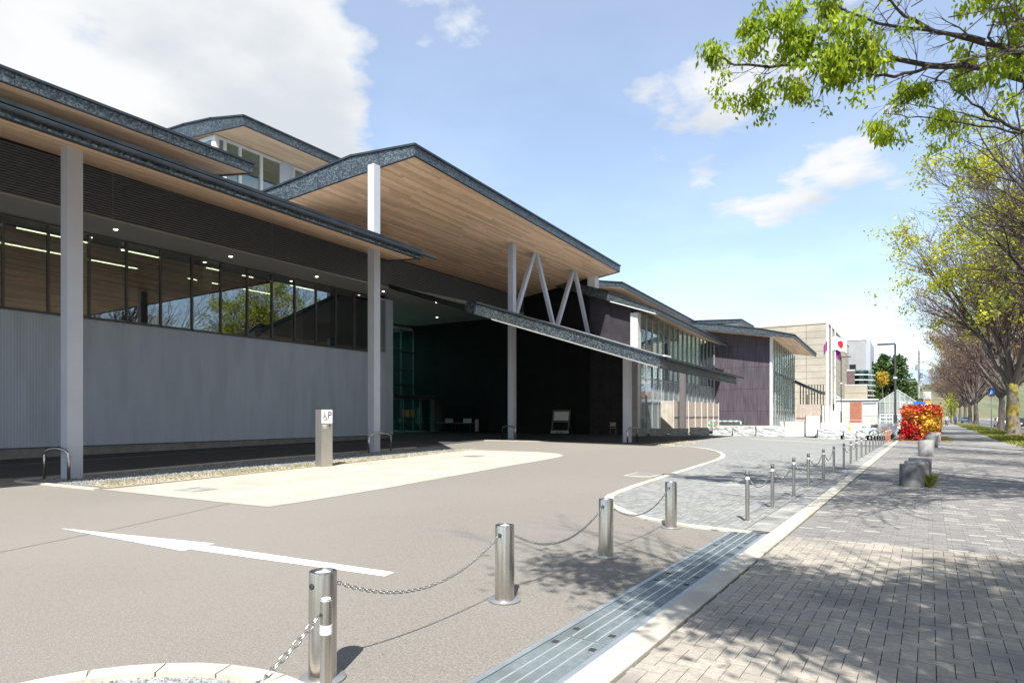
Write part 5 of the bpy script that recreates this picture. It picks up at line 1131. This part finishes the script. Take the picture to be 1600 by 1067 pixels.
def hill(name, pts, depth, mat, seed):
    r = random.Random(seed); mb = MB(); n = len(pts); vs = []; rows_ = 9
    for j in range(rows_):
        f = j / (rows_ - 1)
        for i, (x, y, h) in enumerate(pts): vs.append((x - depth * .2 * (f - .5), y + depth * (f - .5), max(-.2, h * math.sin(math.pi * min(1, f * .5 + .0)) + (r.gauss(0, h * .025) if j else -.2) if j else -.2)))
    mb.add(vs, [(j * n + i, j * n + i + 1, (j + 1) * n + i + 1, (j + 1) * n + i) for j in range(rows_ - 1) for i in range(n - 1)]); mb.build(name, mat, kind='structure')
hill('wooded_hill', [(-172.13, 624.55, 30), (-129.76, 651.3, 42), (-94.83, 649.7, 50), (-68.05, 654.78, 55), (-47.09, 656.2, 60), (-35.56, 651.65, 57), (-23.94, 647.16, 50), (-11.98, 654.71, 42), (2.41, 675.62, 34), (17.61, 708.87, 32), (39.69, 758.29, 38), (73.77, 803.46, 42), (122.97, 834.52, 48), (192.15, 830.89, 50)], 180, hill_m, 3)
hill('far_ridge', [(-2054.24, 1777.87, 120), (-1165.97, 2338.69, 170), (-480.54, 2653.18, 190), (-202.95, 2828.43, 205), (-96.19, 2895.84, 200), (-10.78, 2949.77, 188), (95.99, 3017.17, 195), (288.16, 3138.5, 220), (768.6, 3323.57, 230), (1831.98, 3758.42, 200)], 500, ridge_m, 4)

# ---------------------------------------------------------------- buildings beyond
bb = thing('stone_hall', 'large windowless beige stone hall with coursed panels', 'building', (-11.2, 110, 0))
x1, x0, ya, zt_ = -11.2, -52, 110., 16.0
MB().box(x0, ya + .1, 0, x1 - .1, 150, 15.9).build('core', beige_joint, bb)
for j in range(15):
    z0 = .2 + j * 1.055; xx = x1 - .02 - (0 if j % 2 else 0)
    for i in range(7): MB().box(xx - 2.95 - i * 3, ya - .03 + rng.uniform(0, .02), z0, xx - i * 3, ya + .1, z0 + 1.015, rng.random()).build('stone_panel', beige, bb)
    for i in range(13): MB().box(x1 - .1, ya + .02 + i * 3, z0, x1 + .03 - rng.uniform(0, .02), ya + 2.97 + i * 3, z0 + 1.015, rng.random()).build('stone_panel', beige, bb)
    MB().box(x0, ya - .02, z0, xx - 21, ya + .1, z0 + 1.015).build('stone_course', beige, bb)
MB().box(x1 - .15, ya - .06, 0, x1 + .06, ya + .3, 16.25).build('corner_pier', white_metal, bb); MB().box(x0, ya - .08, 16.05, x1 + .1, 150, 16.3).build('coping', beige, bb)
def bx(name, x0, x1, y0, y1, z0, z1, mat, parent): return MB().box(x0, y0, z0, x1, y1, z1).build(name, mat, parent)
gt_ = thing('grey_tower', 'pale grey rendered tower block beside the stone hall', 'building', (-8, 155, 0)); P1 = lambda px, d: at_bearing(px, d)[0]
x_l, x_r = -14.3, -8.8 ; yb = 162.56
bx('wall', x_l, x_r, yb, yb + 18, 0, 18.7, grey_wall, gt_); bx('edge_fin', x_r, x_r + .9, yb + .5, yb + 18, 0, 18.5, M('fin_blue', (.33, .36, .42), (.38, .41, .47)), gt_); f = bx('window', x_l + 2.3, x_l + 3.6, yb - .08, yb + .02, 11.9, 13.3, frame_m, gt_); bx('pane', x_l + 2.4, x_l + 3.5, yb - .1, yb - .085, 12.0, 13.2, car_glass, f); bx('coping', x_l - .1, x_r + .1, yb - .1, yb + 18, 18.7, 18.9, white_metal, gt_)
bq = thing('brown_annex', 'brown clad upper storey with curved glass balconies beside the stone hall', 'building', (-9, 128, 0)); yq = 144.47; xa, xb_, xc = -12.8, -9.74, -7.99
for i in range(8):
    w_ = (xb_ - xa) / 8; bx('cladding_panel', xa + i * w_ + .01, xa + (i + 1) * w_ - .01, yq - .03, yq + .1, 7.6, 10.7, brown_clad, bq)
bx('core', xa, xb_, yq + .1, yq + 14, 4, 10.6, brown_clad, bq); bx('coping', xa - .05, xb_ + .05, yq - .06, yq + .3, 10.72, 10.95, white_metal, bq)
for j in range(6):
    z = 4.6 + j * 1.05
    arc = [(xb_ + 3.4 * math.sin(R(a)), yq + 5.2 - 5.2 * math.cos(R(a))) for a in range(0, 91, 15)]
    m = MB(); m.prism([(xb_, yq + 6, z)] + [(p[0], p[1], z) for p in arc], [(xb_, yq + 6, z + .16)] + [(p[0], p[1], z + .16) for p in arc]); m.build('balcony_slab', white_metal, bq)
    g_ = MB(); pr = list(zip(arc, arc[1:])); [g_.add([(p[0] - .1, p[1] + .1, z + .16), (q[0] - .1, q[1] + .1, z + .16), (q[0] - .1, q[1] + .1, z + 1.05), (p[0] - .1, p[1] + .1, z + 1.05)], [(0, 1, 2, 3)]) for p, q in pr]; g_.build('balcony_glass', glass_teal, bq)
bx('balcony_wall', xb_ + .01, xb_ + 2.2, yq + 2.5, yq + 14, 0, 10.8, car_glass, bq)
lo_ = thing('stone_annex', 'low beige stone annex below the brown storey', 'building', (-9, 124, 0)); yl = 140.29
for j in range(5): bx('stone_course', -12.61, -7.31, yl - rng.uniform(0, .02), yl + .3, .1 + j * 1.5, 1.56 + j * 1.5, beige, lo_)
bx('core', -12.61, -7.42, yl + .3, yl + 3.5, 0, 7.4, beige_joint, lo_); bx('coping', -12.66, -7.26, yl - .06, yl + 3.5, 7.6, 7.75, white_metal, lo_)
sh_ = thing('site_shed', 'white prefabricated shed with a brown shutter and a window', 'building', (-7, 106, 0)); ys_ = 117.94; X5 = lambda px: P1(px, 104)
bx('wall', -10.84, -4.71, ys_, ys_ + 3, .1, 4.2, shed_white, sh_); bx('roof', -10.93, -4.62, ys_ - .2, ys_ + 3.2, 4.21, 4.4, white_metal, sh_)
for j in range(9): bx('shutter_slat', -8.62, -6.93, ys_ - .06, ys_ - .01, .4 + j * .39, .77 + j * .39, shed_brown, sh_)
bx('shutter_rail', -8.62, -6.93, ys_ - .09, ys_ - .06, .85, .98, M('rail_pale', (.5, .35, .28)), sh_); w_ = bx('window', -6.76, -4.89, ys_ - .05, ys_ - .01, 1.7, 3.7, white_metal, sh_)
for k in range(4): a = -6.76 + .06 + k * .52; bx('pane', a, a + .44, ys_ - .065, ys_ - .051, 1.8, 3.5, M('blind', (.48, .53, .57)) if k == 0 else bpy.data.materials['blind'], w_)
bx('lintel', -6.76, -4.89, ys_ - .12, ys_ - .051, 3.6, 3.72, lamp_dark, sh_); d_ = bx('door', -10.57, -9.69, ys_ - .05, ys_ - .01, .2, 3.9, plastic_white, sh_); bx('handle', -9.81, -9.76, ys_ - .1, ys_ - .051, 1.7, 1.95, frame_m, d_)
def greenhouse(kb0, kb1, d, ze, zr, lab):
    y = at_bearing((kb0 + kb1) / 2, d)[1]; a, b = P1(kb0, d), P1(kb1, d); m = (a + b) / 2; t = thing('greenhouse', lab, 'greenhouse', (m, y, 0), group='glass gabled greenhouses'); fr_ = MB()
    k = 7
    for i in range(k + 1):
        x = a + (b - a) * i / k; zz_ = ze + (zr - ze) * (1 - abs(x - m) / ((b - a) / 2)); fr_.box(x - .03, y - .03, 0, x + .03, y + .03, zz_)
    for z in (1.2, 2.4, ze): fr_.box(a, y - .03, z - .03, b, y + .03, z + .03)
    fr_.beam((a - .3, y, ze - .1), (m, y, zr + .1), .09); fr_.beam((b + .3, y, ze - .1), (m, y, zr + .1), .09); fr_.beam((m, y, zr + .1), (m, y + 9, zr + .1), .09); fr_.build('frame', white_metal, t)
    mb = MB(); mb.add([(a, y + .07, 0), (b, y + .07, 0), (b, y + .07, ze), (m, y + .07, zr), (a, y + .07, ze)], [(0, 1, 2, 3, 4)]); mb.build('gable_glass', glass_frost, t)
    for s, e in ((a, 'l'), (b, 'r')): mb = MB(); mb.add([(s, y + .1, ze), (m, y + .1, zr), (m, y + 9, zr), (s, y + 9, ze)], [(0, 1, 2, 3)]); mb.build('roof_glass', glass_frost, t)
    for j in range(4): bx('shelf', a + .3, b - .3, y + 1 + j * 2, y + 1.4 + j * 2, .8, 1.0, white_metal, t)
greenhouse(0.4667, 0.5232, 108, 4.3, 6.0, 'glass gabled greenhouse behind the flagpoles'); greenhouse(0.5798, 0.6364, 115, 4.2, 6.3, 'glass gabled greenhouse behind the dark street lamp')
gf = thing('bar_fence', 'grey metal bar fence next to the tan garden fence', 'fence', (-9, 79, .25))
for k in range(14): x = -10.4 + k * .2; MB().box(x - .025, 80.5, .25, x + .025, 80.55, 2.6).build('bar', frame_silver, gf)
for z in (.4, 2.5): MB().box(-10.5, 80.55, z - .04, -7.6, 80.6, z + .04).build('rail', frame_silver, gf)
tf = thing('garden_fence', 'tan board fence past the end pavilion', 'fence', (-9.5, 74, .25))
for k in range(16): x = -10.55 + k * .155; MB().box(x, 74.5, .25, x + .147, 74.54, 1.35, rng.random()).build('board', fence_tan, tf); MB().box(x, 74.5, 1.40, x + .147, 74.54, 2.85, rng.random()).build('board', fence_tan, tf)
MB().box(-10.6, 74.46, 1.33, -8.0, 74.5, 1.41).build('rail', frame_m, tf); MB().box(-8.05, 74.4, .25, -7.3, 74.5, 2.75).build('gate_panel', plastic_white, tf)
wf = thing('white_fence', 'low white rail fence in front of the greenhouse beside the lamp', 'fence', (-3, 100, .2)); 
for k in range(9): x = -4.27 + k * .85; MB().box(x, 114.31, .2, x + .1, 114.31 + .1, 1.9).build('post', white_metal, wf)
for z in (.8, 1.4, 1.85): MB().box(-4.27, 114.31 - .03, z, -4.27 + 7.5, 114.31, z + .08).build('rail', white_metal, wf)
cb = thing('storage_box', 'white storage box behind the tall site board', 'box', (-9.2, 95, .29)); ring_part('body', plastic_white, cb, MB().box(-1, -.5, 0, 1, .5, 1.9), False); ring_part('lid', shed_white, cb, MB().box(-1.06, -.56, 1.9, 1.06, .56, 2.05), False)
# car park sign, utility pole and far signs
x, y = (-0.71, 108.35); sg = thing('car_park_sign', 'white car park sign board rising behind the red hedge', 'sign', (x, y, 0)); ring_part('panel', plastic_white, sg, MB().box(-.8, -.05, 2.5, .8, .05, 3.75), False); ring_part('red_base', red_m, sg, MB().box(-.8, -.06, 1.9, .8, .06, 2.49), False)
for s in (-.6, .6): ring_part('post', frame_silver, sg, MB().box(s - .05, -.04, 0, s + .05, .04, 1.9), False)
txt('Times', .58, ink, sg, (0, -.056, 3.15), (R(90), 0, 0))
x, y = (1.12, 142.62); up_ = thing('utility_pole', 'concrete utility pole with transformers and crossarms', 'utility pole', (x, y, 0)); ring_part('pole', concrete_grey, up_, MB().lathe([(.24, 0), (.17, 14)], 12)); ring_part('sleeve', lamp_dark, up_, MB().lathe([(.26, 1.8), (.26, 5)], 12))
for z, l in ((8.2, 1.6), (10.4, 1.3), (11.8, 1.2), (13.2, 1.4)): ring_part('crossarm', frame_silver, up_, MB().box(-l, -.06, z, l * .7, .06, z + .12), False)
for z, dx in ((10.9, -.35), (9.3, .38)): ring_part('transformer', M('transformer', (.16, .20, .27), (.2, .25, .32)) if dx < 0 else bpy.data.materials['transformer'], up_, MB().lathe([(.26, z - .6), (.28, z), (.22, z + .45)], 12, (dx, -.3, 0)))
for i in range(6): ring_part('insulator', white_metal, up_, MB().lathe([(.06, 0), (.09, .12), (.04, .25)], 8, (-1 + i * .38, 0, 13.3 if i % 2 else 11.9)))
for nm, kb, d, z0, z1_, w_, m_, lab in (('blue_sign', 0.6434, 100, 2.9, 3.9, 1.6, blue_m, 'blue and white sign board behind the hedge'), ('orange_sign', 0.6556, 108, 3.3, 4.3, 1.1, plastic_orange, 'orange and white sign board beside the white square sign'), ('square_sign', 0.6556, 125, 4.6, 6.4, 1.25, plastic_white, 'white square road sign on a dark pole beyond the hedge')):
    x, y = at_bearing(kb, d); t = thing(nm, lab, 'sign', (x, y, 0)); ring_part('panel', m_, t, MB().box(-w_/2, -.05, z0, w_/2, .05, z1_), False); ring_part('pole', lamp_dark, t, MB().box(-.06, .051, 0, .06, .15, z1_), False)
    ring_part('stripe', plastic_white if m_ is not plastic_white else ink, t, MB().box(-w_/2 + .1, -.06, z0 + .08, w_/2 - .1, -.051, z0 + (.42 if m_ is not plastic_white else .3)), False)
x, y = (6.35, 74.97); rs_ = thing('road_sign', 'blue square road sign between the mossy tree and the next one', 'sign', (x, y, 0)); ring_part('pole', frame_silver, rs_, MB().lathe([(.045, 0), (.045, 4.4)], 8)); ring_part('panel', blue_m, rs_, MB().box(-.25, -.08, 3.55, .25, -.05, 4.25), False); ring_part('arrow', plastic_white, rs_, MB().prism([(-.1, -.081, 3.7), (.1, -.081, 3.7), (.1, -.081, 3.9), (0, -.081, 4.1), (-.1, -.081, 3.9)], [(-.1, -.085, 3.7), (.1, -.085, 3.7), (.1, -.085, 3.9), (0, -.085, 4.1), (-.1, -.085, 3.9)]), False); ring_part('red_strip', red_m, rs_, MB().box(-.25, -.08, 3.44, .25, -.05, 3.53), False)
# across the road
def house(x, y, w, d, h, mat, lab, roofm, fl_=3):
    t = thing('street_building', lab, 'building', (x, y, 0), group='buildings across the road'); ring_part('wall', mat, t, MB().box(0, -d / 2, 0, w, d / 2, h), False)
    ring_part('roof', roofm, t, MB().prism([(-.4, -d/2 - .4, h), (w, -d/2 - .4, h), (w, -d/2 - .4, h + .3), (w / 2, -d/2 - .4, h + 1.8), (-.4, -d/2 - .4, h + .3)], [(-.4, d/2 + .4, h), (w, d/2 + .4, h), (w, d/2 + .4, h + .3), (w / 2, d/2 + .4, h + 1.8), (-.4, d/2 + .4, h + .3)]), False)
    for k in range(int(h // 3)):
        for j in range(int(d // 3)):
            f = ring_part('window', white_metal, t, MB().box(-.08, -d/2 + .8 + j * 3, 1 + k * 3, -.005, -d/2 + 2.4 + j * 3, 2.5 + k * 3), False); ring_part('pane', car_glass, f, MB().box(-.1, -d/2 + .88 + j * 3, 1.08 + k * 3, -.082, -d/2 + 2.32 + j * 3, 2.42 + k * 3), False)
    for k in range(int(h // 3)):
        f = ring_part('window', white_metal, t, MB().box(1, -d/2 - .08, 1 + k * 3, 3.2, -d/2 - .005, 2.5 + k * 3), False); ring_part('pane', car_glass, f, MB().box(1.1, -d/2 - .1, 1.08 + k * 3, 3.1, -d/2 - .082, 2.42 + k * 3), False)
rr = M('red_roof', (.32, .10, .07), (.38, .14, .1), .7, scale=2); tile_ = M('grey_tile_roof', (.10, .105, .11), (.15, .155, .16), .7, scale=2)
house(26, 92, 14, 16, 9, beige, 'cream three storey building with a red roof across the road', rr); house(27, 120, 14, 18, 6.5, M('brick_wall', (.26, .11, .075), (.33, .15, .1), .8, scale=4), 'brick red shop building across the road', tile_); house(27, 148, 12, 20, 9.5, grey_wall, 'grey block across the road beyond the brick shop', tile_); house(25, 185, 14, 24, 7, shed_white, 'white building far across the road', rr)
house(28, 20, 12, 18, 7, grey_wall, 'grey house across the road beside the viewer', tile_); house(28, 45, 12, 16, 6.5, beige, 'cream house across the road, outside the picture', tile_)
def car(kb, d, rz, paint, lab):
    x, y = at_bearing(kb, d); t = thing('car', lab, 'car', (x, y, -.05), R(rz), group='cars on the road'); pr = [(-2.1,.35),(-2.15,.75),(-1.9,.95),(-1.3,1.0),(-.75,1.42),(.75,1.46),(1.55,1.0),(2.05,.9),(2.12,.5),(2.05,.3)]
    for w0, nm in ((.82, 'body'),): ring_part(nm, paint, t, MB().prism([(a, -w0 * (1 if b < 1.1 else .82), b) for a, b in pr], [(a, w0 * (1 if b < 1.1 else .82), b) for a, b in pr]), False)
    for s in (-1, 1): ring_part('side_window', car_glass, t, MB().hull8([(-1.1, s * .80, 1.02), (1.35, s * .80, 1.02), (1.35, s * .83, 1.02), (-1.1, s * .83, 1.02)], [(-.7, s * .68, 1.38), (.7, s * .68, 1.40), (.7, s * .71, 1.40), (-.7, s * .71, 1.38)]), False)
    ring_part('rear_window', car_glass, t, MB().hull8([(1.62, -.6, .99), (1.62, .6, .99), (1.58, .6, .99), (1.58, -.6, .99)], [(.86, -.55, 1.42), (.86, .55, 1.42), (.80, .55, 1.42), (.80, -.55, 1.42)]), False); ring_part('windscreen', car_glass, t, MB().hull8([(-1.36, -.62, 1.0), (-1.36, .62, 1.0), (-1.3, .62, 1.0), (-1.3, -.62, 1.0)], [(-.82, -.55, 1.4), (-.82, .55, 1.4), (-.76, .55, 1.4), (-.76, -.55, 1.4)]), False)
    for a in (-1.3, 1.3):
        for s in (-1, 1): 
            w_ = ring_part('wheel', tyre_m, t, MB().tube([(a, s * .66, .31), (a, s * .84, .31)], .31, 16), False); ring_part('rim', white_metal, w_, MB().tube([(a, s * .84, .31), (a, s * .85, .31)], .19, 12), False)
    for s in (-.6, .6): ring_part('headlight', plastic_white, t, MB().box(-2.17, s - .17, .68, -2.1, s + .17, .82), False); ring_part('tail_light', red_m, t, MB().box(2.05, s - .15, .7, 2.13, s + .15, .85), False)
car(0.7737, 95, 92, plastic_white, 'white car on the road glimpsed between the mossy tree and the next one'); car(0.7162, 150, 92, M('car_blue', (.06, .12, .25), (.08, .14, .28), .3), 'blue car far along the road between the tree trunks'); car(0.8081, 78, 91, M('car_dark', (.03, .03, .035), rough=.25), 'dark car on the road at the picture edge')
# walkers far along the pavement
def person(kb, d, top, legs, lab, rz=0):
    x, y = at_bearing(kb, d); t = thing('person', lab, 'person', (x, y, .012), R(rz), group='walkers far along the pavement')
    V = [((0,0,.95),.15),((0,0,1.15),.14),((0,.0,1.36),.16),((0,.01,1.49),.06),((0,.02,1.56),.065),((0,.03,1.65),.10),((0,.03,1.73),.075),((.19,0,1.38),.055),((.24,.02,1.12),.042),((.22,.12,.9),.032),((-.19,0,1.38),.055),((-.24,-.03,1.12),.042),((-.23,.02,.88),.032),((.09,0,.86),.095),((.1,.14,.48),.062),((.1,.10,.09),.045),((.1,.24,.03),.035),((-.09,0,.86),.095),((-.1,-.06,.48),.062),((-.1,-.22,.12),.045),((-.1,-.12,.04),.035)]
    E_ = [(0,1),(1,2),(2,3),(3,4),(4,5),(5,6),(2,7),(7,8),(8,9),(2,10),(10,11),(11,12),(0,13),(13,14),(14,15),(15,16),(0,17),(17,18),(18,19),(19,20)]
    me = bpy.data.meshes.new('body'); me.from_pydata([v[0] for v in V], E_, []); o = bpy.data.objects.new('body', me); col.objects.link(o); o.parent = t
    sk = o.modifiers.new('skin', 'SKIN'); 
    for i, (_, rr_) in enumerate(V): me.skin_vertices[0].data[i].radius = (rr_, rr_ * .8)
    me.skin_vertices[0].data[0].use_root = True; ss = o.modifiers.new('sub', 'SUBSURF'); ss.levels = 1; ss.render_levels = 1
    me.materials.append(top); 
    lg = MB()
    for s, a in ((1, .12), (-1, -.14)): lg.tube([(.1 * s, 0, .92), (.1 * s, a, .48), (.1 * s, a * .9, .1)], [.115, .08, .06], 8)
    ring_part('trousers', legs, t, lg, True); ring_part('hair', ink, t, MB().lathe([(.10, 1.68), (.105, 1.74), (.07, 1.81)], 10, (0, .03, 0)), True); ring_part('face', M('skin_tone', (.42, .26, .19)) if 'skin_tone' not in bpy.data.materials else bpy.data.materials['skin_tone'], t, MB().lathe([(.06, 1.56), (.088, 1.64), (.09, 1.70)], 10, (0, -.02, 0)), True)
person(0.7, 112, M('coat_blue', (.03, .07, .17)), ink, 'person in a dark blue jacket walking far along the pavement')
person(0.6859, 100, M('coat_grey', (.35, .34, .33)), ink, 'person in a pale jacket walking beside the hedge end', 180)
